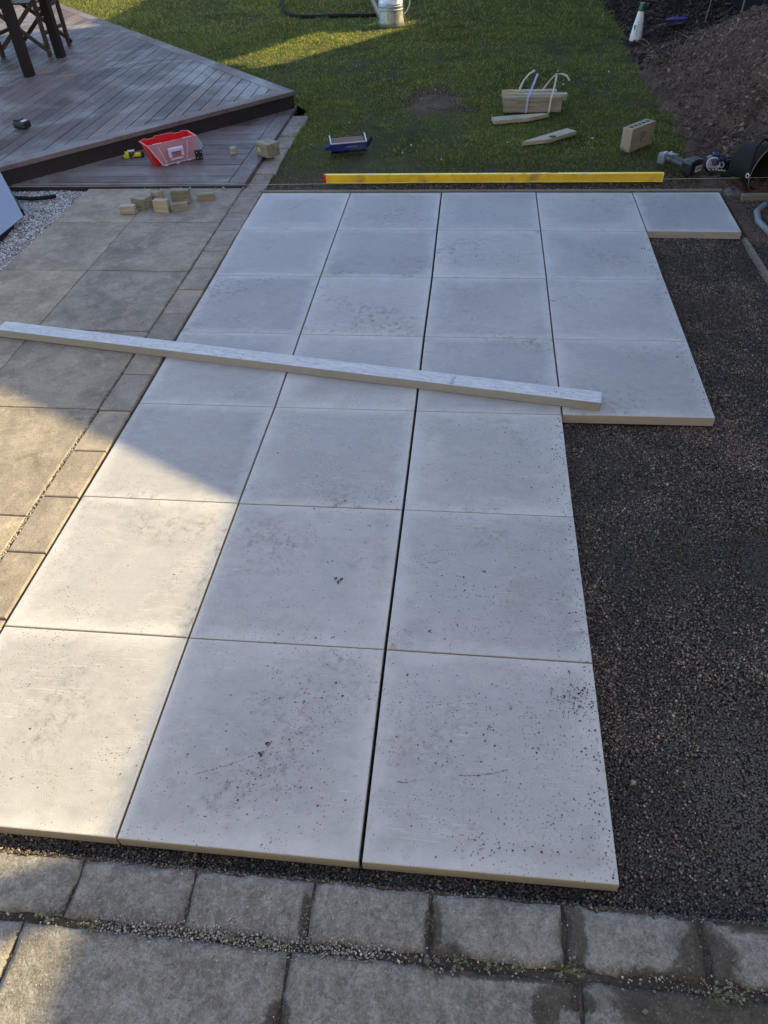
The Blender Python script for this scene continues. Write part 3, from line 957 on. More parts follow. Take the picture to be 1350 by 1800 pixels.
def weed(x, y, n, h, sp, label, z=-0.008):
    root = empty('weed', (x, y, z))
    tag(root, label, 'weed')
    st = B(); lv = B()
    for k_ in range(n):
        a = random.uniform(0, 6.28); l = h * random.uniform(.5, 1.1); s_ = sp * random.uniform(.3, 1)
        p1 = Vector((math.cos(a) * s_ * .5, math.sin(a) * s_ * .35, l * .6)); p2 = Vector((math.cos(a) * s_, math.sin(a) * s_ * .6, l * .8))
        st.tube([(0, 0, 0), p1, p2], 0.0006, 4)
        for q in range(3):
            c = p1.lerp(p2, q / 2.0) + Vector((random.uniform(-.003, .003), random.uniform(-.003, .003), 0.001))
            r_ = random.uniform(.0018, .0046)
            b_ = random.uniform(0, 6.28)
            pts = [c + Vector((math.cos(b_ + t) * r_ * e_, math.sin(b_ + t) * r_ * e_, .0015 * math.cos(t * 2))) for t, e_ in ((0, 1.3), (1, .8), (2.2, .8), (3.14, .9), (4.1, .8), (5.2, .8))]
            lv.face(pts)
    st.done('stem', M['straw'], root); lv.done('leaf', M['leaf'], root)
    return root


for x, y, n, h, sp, lb in [
    (.515, -4.418, 7, .018, .035, 'low green weed in the long joint at the left frame edge beside the sunlit paver'),
    (.620, -4.428, 8, .026, .030, 'small upright weed beneath the second near paver from the left'),
    (.945, -4.425, 5, .018, .02, 'tiny green weed among the thick pale grit of the long joint'),
    (1.02, -4.42, 5, .016, .02, 'tiny weed just left of the joint between the two big near pavers'),
    (1.445, -4.425, 8, .026, .025, 'leafy weed at the foot of the first wet stain from the left'),
    (1.520, -4.420, 7, .028, .03, 'weed with a pale upright shoot under the middle of the fourth paver'),
    (1.573, -4.425, 6, .022, .025, 'thin weed with curved stalks in the joint left of the second wet stain'),
    (1.672, -4.415, 16, .032, .05, 'largest round-leaved weed clump at the second wet stain'),
    (1.975, -4.43, 14, .030, .05, 'tall leafy weed growing from the wet joint at the right'),
    (2.035, -4.425, 10, .02, .04, 'spreading low weed right of the tall leafy one'),
    (2.10, -4.42, 6, .03, .02, 'weed with yellow stalks near the right frame edge')]:
    weed(x, y, n, h, sp, lb)
# dead leaf curls
for x, y, s_, lb in [(1.382, -4.428, .012, 'dry curled brown leaf in the long joint under the first wet stain'), (1.405, -4.425, .010, 'smaller dry leaf just right of the curled brown one'), (1.83, -4.475, .008, 'tiny pale yellow leaf on the wet near paver')]:
    b_ = B()
    b_.face([(-s_, 0, .004), (0, -s_ * .6, .001), (s_, 0, .006), (0, s_ * .6, .008)])
    o = b_.done('dry_leaf', M['straw'] if 'pale' in lb else M['trunk'], None, solid=.0006); o.location = (x, y, 0.0); o.rotation_euler = (0, .2, random.uniform(0, 3))
    tag(o, lb, 'leaf', 'dry leaves on the near path')

# --- garden bed, mound of dug soil
def bed_h(x, y):
    d1 = np.exp(-(((x - 4.05) / 0.62) ** 2 + ((y - 2.5) / 1.35) ** 2) * 0.9)
    d2 = np.exp(-(((x - 3.9) / 0.6) ** 2 + ((y - 1.3) / .6) ** 2))
    z = -0.02 + 0.60 * d1 + 0.14 * d2
    z = z + 0.030 * vnoise(x, y, 5.5, 1) + 0.020 * vnoise(y, x, 13, 4) + 0.010 * vnoise(x, y, 31, 7) + 0.020 * vnoise(x, y, 2.7, 6) * (d1 + .2) + 0.008 * vnoise(x, y, 19, 2)
    z -= 0.05 * np.clip((3.02 + 0.03 * vnoise(x, y, 5, 1) - x) / 0.15, 0, 1) * (y > .35)
    z -= 0.09 * np.clip((0.10 - y) / .08, 0, 1)
    return z


me_o = grid_mesh('garden_soil', 2.86, 9.0, 0.02, 4.0, 420, 300, lambda X, Y: bed_h(X, Y) + 0.004 * rng.normal(size=X.shape), M['soil'])
tag(me_o, kind='structure')
o = grid_mesh('garden_bed', 2.88, 9.0, 4.0, 12, 200, 200, lambda X, Y: bed_h(X, Y) + 0.008 * rng.normal(size=X.shape), M['bark']); tag(o, kind='structure')
n = 42000
x = 2.9 + rng.beta(1.3, 1.6, n) * 2.0; y = rng.uniform(.12, 4.2, n)
k = (x > 2.97 + 0.06 * vnoise(x, y, 5, 3))
x, y = x[k], y[k]
tag(grains('soil_clods', np.stack([x, y, bed_h(x, y) + .002], -1), 0.005 + 0.045 * rng.beta(1, 9, len(x)), M['clods']), 'clods and crumbs on the heap of dug soil', 'soil')
n = 15000
x = rng.uniform(2.92, 4.8, n); y = rng.uniform(3.0, 8.5, n)
k = rng.uniform(size=n) < np.clip((y - 3.0 - (x - 3.1) * 1.1) * 1.5, 0, 1)
x, y = x[k], y[k]
tag(grains('bark_chips', np.stack([x, y, bed_h(x, y) + .006], -1), rng.uniform(0.012, 0.05, len(x)), M['mulch'], (0.15, 1.2)), 'dark bark mulch chips in the bed by the fence', 'mulch')
n = 1500
x = 3.0 + rng.beta(1.4, 1.8, n) * 1.7; y = rng.uniform(.5, 3.9, n)
tag(grains('large_clods', np.stack([x, y, bed_h(x, y)], -1), 0.025 + 0.05 * rng.beta(1, 3, n), M['clods'], (0.6, 1.1), 0.35), 'large clods of dug earth on the heap', 'soil')
# stalks / roots
def stalks(name, n, xr, yr, lab, L=(.04, .16), zf=bed_h, mat='straw'):
    b_ = B()
    for _ in range(n):
        x, y = random.uniform(*xr), random.uniform(*yr)
        a = random.uniform(0, 6.28); l = random.uniform(*L); zz = float(zf(np.array(x), np.array(y)))
        u = random.uniform(0, .5)
        p = [Vector((x, y, zz + .006)), Vector((x + math.cos(a) * l * .5, y + math.sin(a) * l * .5, zz + .012 + l * u * .4)), Vector((x + math.cos(a + .4) * l, y + math.sin(a + .4) * l, zz + .008 + l * u))]
        b_.tube(p, random.uniform(.0012, .0028), 3)
    return tag(b_.done(name, M[mat]), lab, 'stalks', kind='stuff')


stalks('dry_stalks', 150, (3.0, 4.6), (.4, 4.2), 'dry roots and stalks sticking out of the dug soil')
stalks('twigs', 110, (2.85, 3.5), (.15, 1.6), 'thin twigs between the lawn and the soil heap', (.03, .12), mat='crumb')
stalks('bed_twigs', 120, (3.0, 4.4), (3.5, 7.5), 'fallen stalks on the bark bed', (.05, .25))
b_ = B().tube([(3.90, 5.0, .0), (3.93, 5.05, .25), (3.98, 5.1, .6), (4.0, 5.15, 1.1)], [.008, .007, .006, .004], 6)
tag(b_.done('bamboo_cane', M['straw']), 'thin pale cane standing up in the bark bed behind the soil heap', 'cane')
b_ = B().tube([(4.15, 4.6, .0), (4.16, 4.62, .35), (4.2, 4.66, 1.0)], [.012, .011, .008], 6)
tag(b_.done('bamboo_cane', M['pineo']), 'darker cane at the top of the soil heap beside the fence', 'cane')

# ================================================================== DECKS
def clip(poly, a, b, c):
    """keep a*x+b*y<=c"""
    out = []
    for i in range(len(poly)):
        p, q = poly[i], poly[(i + 1) % len(poly)]
        dp, dq = a * p[0] + b * p[1] - c, a * q[0] + b * q[1] - c
        if dp <= 0: out.append(p)
        if (dp < 0) != (dq < 0):
            t = dp / (dp - dq)
            out.append((p[0] + t * (q[0] - p[0]), p[1] + t * (q[1] - p[1])))
    res = []
    for p in out:
        if not res or (abs(p[0] - res[-1][0]) + abs(p[1] - res[-1][1]) > 1e-4): res.append(p)
    if len(res) > 1 and abs(res[0][0] - res[-1][0]) + abs(res[0][1] - res[-1][1]) < 1e-4: res.pop()
    return res


TIP = Vector((-0.149, 1.906)); ZU = 0.15; ZL = 0.02
dF = Vector((-1.721, -1.814)).normalized()      # front edge, from the tip towards lower left
dB = Vector((-3.10, 3.42)).normalized()         # back edge, from the tip towards upper left
nF = Vector((-dF.y, dF.x)); nF = nF if nF.x < 0 else -nF    # pointing into the deck
nB = Vector((-dB.y, dB.x)); nB = nB if nB.x < 0 else -nB


def inside(poly, offF, offB):
    # nF.(p-TIP) >= offF and nB.(p-TIP) >= offB
    poly = clip(poly, -nF.x, -nF.y, -(nF.dot(TIP) + offF))
    return clip(poly, -nB.x, -nB.y, -(nB.dot(TIP) + offB)) if len(poly) > 2 else poly


deck = empty('upper_deck', (0, 0, 0)); tag(deck, 'raised weathered grey timber deck with the table on it', 'deck')
BW = 0.112
x = -0.148
while x > -7.0:
    x0, x1 = x - BW + .008, x
    poly = inside([(x0, -6), (x1, -6), (x1, 12), (x0, 12)], BW + .003, BW + .003)
    poly = [p for p in poly]
    if len(poly) > 2:
        yy = [p[1] for p in poly]
        if True:
            B().prism(poly, ZU - .03, ZU + random.uniform(-.001, .001), .0025).done('board', M['decky'], deck)
    x -= BW
# mitred border boards
def border(d, nrm, o0, o1, L, mat, name='border_board'):
    other = dB if d is dF else dF
    # mitre line through the tip halfway between the edges
    mit = (dF + dB).normalized()
    def at(off, far):
        if far: return TIP + d * L + nrm * off
        # intersect offset line with the mitre line
        dd = d; p = TIP + nrm * off
        den = dd.x * (-mit.y) + dd.y * mit.x
        q = TIP - p
        t = (q.x * (-mit.y) + q.y * mit.x) / den
        return p + dd * t
    poly = [tuple(at(o0, 0)), tuple(at(o1, 0)), tuple(at(o1, 1)), tuple(at(o0, 1))]
    return B().prism(poly, ZU - .03, ZU + .001, .003).done(name, mat, deck)


M['deckd'] = M['deckx']
border(dF, nF, -0.012, BW, 5.0, M['deckx'])
border(dB, nB, -0.012, BW, 9.0, M['deckx'])
# small triangular filler where boards run out at the tip
for (d, nrm) in ((dF, nF), (dB, nB)):
    a = TIP + nrm * 0.010; b = a + d * (5.0 if d is dF else 9.0)
    m_ = (a + b) / 2
    ang = math.atan2(d.y, d.x)
    B().box((m_.x, m_.y, (ZU - .032 + -.05) / 2), ((b - a).length, .022, ZU - .032 + .05), ang).done('fascia_board', M['fascia'], deck)
sc_pts = []
for yj in (1.2, 1.65, 2.1, 2.55, 3.0, 3.45, 3.9):
    xx = -0.148 - BW / 2
    while xx > -4:
        p_ = Vector((xx, yj)) - TIP
        if nF.dot(p_) > BW + .02 and nB.dot(p_) > BW + .02:
            sc_pts += [(xx - .028, yj), (xx + .028, yj)]
        xx -= BW
b_ = B()
for x_, y_ in sc_pts:
    b_.box((x_, y_, ZU + .0012), (.008, .008, .0012))
so_ = b_.done('deck_screws', M['fascia'], deck); so_['kind'] = 'stuff'
low = empty('lower_deck', (0, 0, 0)); tag(low, 'low timber deck step carrying the red toolbox', 'deck')
yb = 0.150
PITCH = 0.1155
first = True
while yb < 2.0:
    poly = [(-3.5, yb + .0075), (-0.2755, yb + .0075), (-0.272, yb + PITCH), (-3.5, yb + PITCH)]
    # stop under the upper deck
    poly = clip(poly, nF.x, nF.y, nF.dot(TIP) + 0.06)
    if len(poly) > 2:
        B().prism(poly, ZL - .028, ZL + random.uniform(-.001, .001), .0025).done('board', M['deckx'], low)
    yb += PITCH
B().prism([(-3.6, .112), (-0.148, .112), (-0.2676, .1500), (-3.6, .1500)], ZL - .028, ZL, .0025).done('board', M['deckx'], low)
B().prism([(-0.148, .112), (-0.148, 1.98), (-0.268, 1.86), (-0.268, .1535)], ZL - .028, ZL + .001, .003).done('border_board', M['decky'], low)
B().box((-1.855, .102, (ZL - .010 - .06) / 2), (3.4, .018, .062)).done('fascia_board', M['fascia'], low)  # near-black front stands in for the shaded gap under the deck edge
B().box((-.166, 1.05, (ZL - .032 - .06) / 2), (.02, 1.8, .072)).done('fascia_board', M['fascia'], low)
tag(grid_mesh('ground_under_deck', -8, -0.17, 0.14, 9, 2, 2, lambda X, Y: 0 * X - 0.06, M['bark']), kind='structure')

# pebbles kicked against the low deck edge
for xx, s_ in [(-.86, .010), (-.60, .018), (-.53, .02), (-.35, .012), (-.295, .02), (-.155, .018), (-.105, .016)]:
    o = B().lathe([(.001, -.4), (.32, -.33), (.5, 0), (.33, .32), (.001, .42)], 7).done('pebble', M['chips'])
    o.location = (xx, .088, .004); o.scale = (s_, s_ * .8, s_ * .7); o.rotation_euler = (random.random(), random.random(), random.random() * 3)
    lab = {-.86: 'tiny pebble furthest left along the foot of the low deck', -.60: 'white pebble at the low deck edge behind the timber blocks', -.53: 'white pebble just right of another behind the tallest timber block',
           -.35: 'small pebble at the low deck edge left of the pair near the corner', -.295: 'larger pebble of the row at the deck edge between block pile and lone block', -.155: 'pebble at the low deck corner, left of the last one', -.105: 'last pebble at the right corner of the low deck'}[xx]
    tag(o, lab, 'pebble', 'pebbles along the foot of the low deck')

# ================================================================== THINGS
# --- long straightedge
def bar_thing(name, label, cat, a, b, w_, h_, zbase, mat, endmat=None, bev=.0015):
    a = Vector(a); b = Vector(b); d = b - a
    root = empty(name, ((a.x + b.x) / 2, (a.y + b.y) / 2, zbase), math.atan2(d.y, d.x))
    tag(root, label, cat)
    L = d.length
    return root, L


r_, L = bar_thing('straightedge', 'long pale aluminium straightedge lying diagonally across old and new paving', 'straightedge', (-0.905, -1.862), (1.968, -2.352), .09, .042, 0.0015, None)
t_ = .0025; W_, H_ = .082, .040
b_ = B()
b_.box((0, 0, H_ / 2), (L, W_, H_), bev=.0015)
b_.done('beam', M['alu'], r_)
for s_ in (-1, 1):
    B().box((s_ * (L / 2 + .0012), 0, H_ / 2), (.0024, W_ - .006, H_ - .006)).done('end_cap', M['alu'], r_)
for cx, sc in [(1.32, .006), (1.37, .0045), (1.28, .003), (1.22, .003), (.83, .004), (.835, .003), (.84, .0035), (1.39, .003), (.845, .003)]:
    pass
n = 120
lx = np.r_[rng.normal(1.32, .05, 30), rng.uniform(-1.3, 1.3, 70), rng.normal(.84, .006, 20)]; ly = np.r_[rng.uniform(-.03, .03, 100), np.linspace(-.035, .03, 20)]
ca, sa = math.cos(r_.rotation_euler.z), math.sin(r_.rotation_euler.z)
tag(grains('straightedge_crumbs', np.stack([r_.location.x + lx * ca - ly * sa, r_.location.y + lx * sa + ly * ca, 0.0425 + 0 * lx], -1), 0.002 + .006 * rng.beta(1, 4, n), M['crumb']), 'dark crumbs lying on the straightedge', 'gravel')

# --- yellow spirit level
lv = empty('spirit_level', (1.520, .190, 0.0)); tag(lv, 'long yellow spirit level lying along the lawn edge behind the slabs', 'spirit level')
Lh = 1.1135
B().box((0, 0.012, .0115), (2 * Lh, .004, .020)).done('web', M['yellow'], lv)
B().box((0, -.010, .0265), (2 * Lh, .004, .045)).box((0, .011, .0265), (2 * Lh, .003, .045)).done('side_plate', M['orange'], lv)
B().box((0, 0, .0515), (2 * Lh, .0265, .006), bev=.0012).done('rail', M['yellow'], lv)
B().box((0, 0, .0025), (2 * Lh, .0265, .005), bev=.0012).done('rail', M['yellow'], lv)
B().box((-Lh - .008, 0, .027), (.016, .030, .056), bev=.003).done('end_cap', M['red'], lv)
B().box((Lh + .004, 0, .027), (.008, .029, .055), bev=.002).done('end_cap', M['yellow'], lv)
for q, w2 in ((-.80, .05), (0, .06), (.62, .05)):
    B().box((q, 0, .05475), (w2, .014, .0015)).done('vial_window', M['silver'], lv)
for q in range(9):
    B().box((-.15 + q * .075, -.004, .0548), (.035, .0016, .0012)).done('scale_mark', M['ink'] if q % 2 else M['silver'], lv)
B().box((.42, .004, .0548), (.05, .006, .0012)).done('scale_mark', M['ink'], lv)

# --- string line
b_ = B()
pts = [(-2.25, -.02, .055), (-1.2, -.004, .050), (0, .022, .048), (1.2, .05, .047), (2.4, .08, .050), (3.5, .10, .055)]
b_.tube(pts, .0011, 5)
tag(b_.done('string_line', M['string']), 'taut pale string line stretched across the scene along the far slab edge', 'string')
# pegs that hold it, out to both sides
for xx, yy, lb in ((-2.25, -.02, 'wooden peg holding the left end of the string line'), (3.5, .10, 'wooden peg holding the right end of the string line')):
    B().box((0, 0, .05), (.03, .03, .26)).done('timber_peg', M['pine']).location = (xx, yy, 0)
    tag(COL.objects[-1] if COL.objects[-1].name.startswith('timber_peg') else [o for o in COL.objects if o.name.startswith('timber_peg')][-1], lb, 'peg')

# --- timber edging behind slabs and at right
o = B().prism([(-.035, .020), (2.985, .020), (2.985, .050), (-.035, .050)], -.08, .003, .002).done('timber_edging', M['pineo'])
tag(o, 'thin grey timber edging strip behind the far row of new slabs', 'edging')
o = B().box((3.28, -.066, -.045), (.40, .045, .11), bev=.002).done('timber_edging', M['pineo'])
tag(o, 'short piece of old timber edging at the right below the black bucket', 'edging')
o = B().bar((2.972, -.62, -.052), (2.985, -1.62, -.052), .022, .045).done('timber_edging', M['pineo'])
tag(o, 'half-buried timber edge running through the dark gravel at the right', 'edging')
o = B().lathe([(.01, .055), (.05, .052), (.085, .03), (.10, -.02), (.11, -.06)], 14).done('cement_lump', M['cement'], smooth=True)
for v in o.data.vertices:
    v.co += Vector((random.uniform(-.012, .012), random.uniform(-.012, .012), random.uniform(-.008, .008)))
o.location = (3.055, .035, -.035); o.scale = (.75, .8, .75)
tag(o, 'rough earthy cement lump beyond the corner of the far right slab', 'cement lump')
o = B().box((3.04, -.36, -.055), (.10, .62, .05), bev=.012).done('earth_strip', M['soil']); tag(o, kind='structure')
b_ = B().tube([(3.20, -.16, -.02), (3.12, -.28, -.015), (3.095, -.42, -.02), (3.13, -.60, -.03), (3.2, -.74, -.04)], .020, 10)
tag(b_.done('steel_tube', M['greyp'], smooth=True), 'bent grey tube lying at the right frame edge on dark gravel', 'tube')

# --- timber off-cuts piled on the old pavers
def block(name, c, d, rz, label, mat='pineg', tilt=0.0, tiltx=0.0, z=None, group='timber off-cuts on the old terrace', cat='timber block'):
    o = B().box((0, 0, 0), d, bev=.0015).done(name, M[mat])
    o.rotation_euler = (tiltx, tilt, rz)
    zz = d[2] / 2 if z is None else z
    zz += abs(math.sin(tilt)) * d[0] / 2 * 0.9 + abs(math.sin(tiltx)) * d[1] / 2 * .9
    o.location = (c[0], c[1], zz + .0005)
    return tag(o, label, cat, group)


block('timber_block', (-.812, -.345), (.096, .045, .052), R(6), 'leftmost small timber block of the pile on the old pavers', 'pine')
block('timber_block', (-.752, -.245), (.100, .095, .036), R(-28), 'square timber block lying flat at the left of the pile', 'pineg')
block('timber_block', (-.751, -.243), (.098, .093, .030), R(-22), 'thin square timber piece stacked on the flat square block', 'pineg', z=.0525)
block('timber_block', (-.655, -.19), (.10, .045, .07), R(-38), 'dark-sided block leaning behind the front upright one', 'pineg', tilt=R(-12))
block('timber_block', (-.592, -.315), (.095, .045, .075), R(-4), 'pinkish end-grain block standing at the front of the pile', 'pine')
block('timber_block', (-.504, -.175), (.125, .045, .090), R(-2), 'tallest timber block at the back right of the pile', 'pineg')
block('timber_block', (-.482, -.29), (.105, .045, .045), R(18), 'low timber block in front of the tallest one', 'pineg')
block('timber_block', (-.355, -.115), (.115, .050, .048), R(14), 'lone timber block lying right of the pile by the edging', 'pineg')
block('timber_block', (-.735, -.14), (.14, .020, .012), R(-40), 'thin timber sliver sticking out behind the pile', 'pine', tilt=R(-8))
block('timber_block', (-.388, .735), (.040, .042, .044), R(8), 'little timber cube alone on the low deck', 'pine', z=.043, group=None)
bb = empty('timber_block', (-.112, .705, .0215), R(-38)); tag(bb, 'thick timber block with a yellow tag at the right border of the low deck', 'timber block')
B().box((0, 0, .045), (.135, .115, .09), bev=.002).done('block', M['pineg'], bb)
B().box((-.030, -.0585, .045), (.034, .0015, .028)).done('tag', M['limep'], bb)

# --- toolbox
tbx = empty('toolbox', (-.823, .607, ZL + .001), R(40)); tag(tbx, 'open red toolbox with clear lid hanging down on the low deck', 'toolbox')
def tub(b_, L0, W0, L1, W1, h, t=.003):
    o0 = [(-L0, -W0, 0), (L0, -W0, 0), (L0, W0, 0), (-L0, W0, 0)]; o1 = [(-L1, -W1, h), (L1, -W1, h), (L1, W1, h), (-L1, W1, h)]
    i1 = [(-L1 + t, -W1 + t, h), (L1 - t, -W1 + t, h), (L1 - t, W1 - t, h), (-L1 + t, W1 - t, h)]; i0 = [(-L0 + t, -W0 + t, t), (L0 - t, -W0 + t, t), (L0 - t, W0 - t, t), (-L0 + t, W0 - t, t)]
    V = [[b_.bm.verts.new(p) for p in ring] for ring in (o0, o1, i1, i0)]
    for a, c in zip(V, V[1:]):
        for k_ in range(4): b_.bm.faces.new((a[k_], a[(k_ + 1) % 4], c[(k_ + 1) % 4], c[k_]))
    b_.bm.faces.new(V[0][::-1]); b_.bm.faces.new(V[3])
    return b_


TH = .150
tub(B(), .150, .056, .184, .074, TH).done('tub', M['red'], tbx)
b_ = B()
for s_ in (-1, 1):
    b_.box((0, s_ * .077, TH - .003), (.384, .010, .007)); b_.box((s_ * .188, 0, TH - .0035), (.010, .146, .006))
b_.box((0, .084, TH + .003), (.15, .008, .012)); b_.box((-.15, .082, TH + .001), (.03, .008, .01)); b_.box((.15, .082, TH + .001), (.03, .008, .01))
b_.done('rim', M['red'], tbx)
for s_ in (-1, 1):
    for q in range(5):
        B().box((s_ * .115 + (q - 2) * .014, -.0845, TH + .003), (.008, .005, .006)).done('hinge_knuckle', M['handle'], tbx)
lid = B()
# lid hangs forward and down from the front rim, its sides flare
P_ = lambda x, y, z: (x, y, z)
TL, TR, BR_, BL_, RR = (-.186, -.086, TH + .001), (.186, -.086, TH + .001), (.126, -.112, .012), (-.112, -.112, .012), (.222, -.085, .075)
lid.face([TL, TR, BR_, BL_]); lid.face([TR, RR, BR_]); lid.face([BL_, TL, (-.150, -.066, .075)])
lo_ = lid.done('lid', M['clear'], tbx, solid=.002)
b_ = B()
b_.tube([TL, BL_, BR_, RR, TR], .0030, 6)
b_.box((0, -.114, .010), (.022, .008, .014)).box((-.09, -.114, .010), (.014, .008, .010)).box((.09, -.114, .010), (.014, .008, .010))
b_.done('lid_rim', M['handle'], lo_)
b_ = B()
b_.box((-.046, -.118, .080), (.018, .034, .050), bev=.004).box((.046, -.118, .080), (.018, .034, .050), bev=.004).box((0, -.122, .104), (.112, .032, .024), bev=.004).box((0, -.116, .040), (.095, .014, .010), bev=.002)
b_.done('carry_handle', M['handle'], lo_)
for s_ in (-.10, .095):
    B().bar((s_ * 1.15, -.092, .135), (s_ * .8, -.112, .02), .004, .003).done('lid_rib', M['handle'], lo_)
# black battery leaning in the lid
bt = empty('tool_battery', (-.617, .618, ZL + .001), R(28)); tag(bt, 'small black square battery standing at the right end of the clear lid', 'battery')
B().box((0, 0, .034), (.052, .030, .066), bev=.005).done('casing', M['black'], bt)
for sx in (-1, 1):
    for sz_ in (.016, .052):
        B().box((sx * .015, -.0158, sz_), (.009, .0016, .004)).done('rivet', M['silver'], bt)

# yellow-black clamp tool on the low deck
yt = empty('tape_measure', (-1.150, .668, ZL + .001), R(18)); tag(yt, 'small yellow and black hand tool beside the red toolbox', 'hand tool')
B().box((-.045, 0, .022), (.042, .050, .044), bev=.012).done('head', M['lime'], yt)
B().box((.032, -.002, .018), (.070, .032, .026), bev=.008).done('grip', M['lime'], yt)
B().tube([(-.02, -.01, .024), (.005, -.01, .028), (.01, .01, .028)], .014, 10).done('collar', M['black'], yt)
B().box((.072, -.002, .020), (.020, .042, .036), bev=.006).done('end_cap', M['black'], yt)
B().box((-.006, .004, .046), (.052, .024, .012), bev=.003).done('clip', M['silver'], yt)
B().box((-.058, -.014, .040), (.014, .026, .014), bev=.004).done('trigger', M['black'], yt)

# battery and tool on upper deck
bt2 = empty('tool_battery', (-2.12, .955, ZU + .0015), R(-12)); tag(bt2, 'black battery pack with a grey label alone on the upper deck', 'battery')
b_ = B().box((0, 0, .030), (.115, .078, .052), bev=.012)
b_.done('casing', M['black'], bt2)
B().box((-.02, 0, .060), (.065, .050, .014), bev=.004).done('slide_rail', M['black'], bt2)
B().box((.032, -.004, .0575), (.036, .048, .002)).done('label_sticker', M['label'], bt2)
B().box((0, -.040, .034), (.060, .003, .010)).done('vent', M['dgrey'], bt2)
bt3 = empty('cordless_drill', (-2.32, .80, ZU + .0015), R(20)); tag(bt3, 'black cordless tool cut by the left frame edge on the upper deck', 'power tool')
B().box((0.02, 0, .022), (.11, .072, .042), bev=.01).done('battery', M['black'], bt3)
B().tube([(-.01, 0, .04), (-.015, 0, .09), (-.02, 0, .14)], [.018, .020, .024], 10).done('grip', M['black'], bt3, smooth=True)
B().tube([(-.09, 0, .160), (-.03, 0, .162), (.05, 0, .162), (.075, 0, .162), (.11, 0, .162)], [.026, .031, .030, .020, .014], 14).done('motor_body', M['dgrey'], bt3, smooth=True)

# --- blue tray tool on the grass (built along x)
tr = empty('paving_tool', (.470, .838, -.004), R(14)); tag(tr, 'dark blue trough-shaped tool with brown inside and grips at both ends on the lawn', 'trough tool')
b_ = B()
prof = [(-.060, .078), (-.062, .030), (-.045, .006), (.020, .004)]
L2 = .130
for (y0, z0), (y1, z1) in zip(prof, prof[1:]):
    b_.face([(-L2, y0, z0), (L2, y0, z0), (L2, y1, z1), (-L2, y1, z1)])
b_.face([(-L2, -.060, .078), (-L2, -.062, .03), (-L2, -.045, .006), (-L2, .020, .004), (-L2, .060, .10)]); b_.face([(L2, -.060, .078), (L2, -.062, .03), (L2, -.045, .006), (L2, .020, .004), (L2, .060, .10)])
b_.done('trough', M['blue'], tr, solid=.004)
B().box((0, .0, .070), (L2 * 2 - .012, .116, .012), Matrix.Rotation(R(10), 4, 'X')).done('lining', M['cloth'], tr)
B().bar((-L2 - .002, -.062, .080), (L2 + .002, -.062, .080), .006, .006).done('front_rim', M['silver'], tr)
for s_ in (-1, 1):
    B().bar((s_ * (L2 + .001), -.062, .081), (s_ * (L2 + .001), .062, .103), .009, .006).done('end_rim', M['silver'], tr)
B().tube([(-L2 - .005, -.030, .050), (-L2 - .03, -.035, .052), (-L2 - .050, -.04, .050)], [.016, .018, .012], 10).done('grip', M['blue'], tr, smooth=True)
B().bar((L2 + .004, -.02, .030), (L2 + .055, .03, .078), .024, .008).done('grip', M['rubber'], tr)
B().box((.02, -.0645, .052), (.085, .0015, .012)).done('worn_label', M['greyp'], tr)

# --- hollow brick
br = empty('brick', (2.5080, .7690, -.006), math.atan2(.923 - .721, 2.768 - 2.576)); tag(br, 'sand-coloured hollow brick standing on edge on the lawn at the right', 'brick')
BL, BD, BH = .272, .080, .152
bmx = B()
# body with five round holes through the top: build the top as a plate pierced by holes
ax = BD * math.sin(0)
r_h = .0165
hc = [(.042 + .047 * i, BD / 2) for i in range(5)]
bm = bmx.bm
# outer shell walls
def quad(*p): bmx.face(p)
quad((0, 0, 0), (BL, 0, 0), (BL, 0, BH), (0, 0, BH)); quad((BL, 0, 0), (BL, BD, 0), (BL, BD, BH), (BL, 0, BH)); quad((BL, BD, 0), (0, BD, 0), (0, BD, BH), (BL, BD, BH)); quad((0, BD, 0), (0, 0, 0), (0, 0, BH), (0, BD, BH)); quad((0, 0, 0), (0, BD, 0), (BL, BD, 0), (BL, 0, 0))
N_ = 16
bnd = [0.0] + [(hc[i][0] + hc[i + 1][0]) / 2 for i in range(4)] + [BL]
for i, (cx, cy) in enumerate(hc):
    x0, x1 = bnd[i], bnd[i + 1]
    def sq(t):
        c_, s_ = math.cos(t), math.sin(t)
        kx = ((x1 - cx) if c_ > 0 else (cx - x0)) / max(abs(c_), 1e-6); ky = (BD / 2) / max(abs(s_), 1e-6)
        k_ = min(kx, ky)
        return (cx + c_ * k_, cy + s_ * k_, BH)
    angs = sorted([2 * math.pi * q / N_ for q in range(N_)] + [math.atan2(yy - cy, xx - cx) % (2 * math.pi) for xx in (x0, x1) for yy in (0, BD)])
    for q in range(len(angs)):
        a0, a1 = angs[q], angs[(q + 1) % len(angs)]
        if abs(a0 - a1) < 1e-6: continue
        quad(sq(a0), sq(a1), (cx + math.cos(a1) * r_h, cy + math.sin(a1) * r_h, BH), (cx + math.cos(a0) * r_h, cy + math.sin(a0) * r_h, BH))
bmesh.ops.remove_doubles(bm, verts=bm.verts[:], dist=1e-5)
bmx.done('body', M['sand'], br)
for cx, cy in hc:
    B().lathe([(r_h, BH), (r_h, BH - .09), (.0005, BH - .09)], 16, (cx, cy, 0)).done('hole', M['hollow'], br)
# pencilled mark that reads like "3 X" on the side
for a, b in [((.105, .085), (.125, .110)), ((.125, .110), (.108, .112)), ((.150, .115), (.118, .050)), ((.128, .080), (.160, .078)), ((.148, .070), (.170, .105))]:
    B().bar((a[0], -.0006, a[1]), (b[0], -.0006, b[1]), .0012, .0055).done('chalk_mark', M['mark'], br)

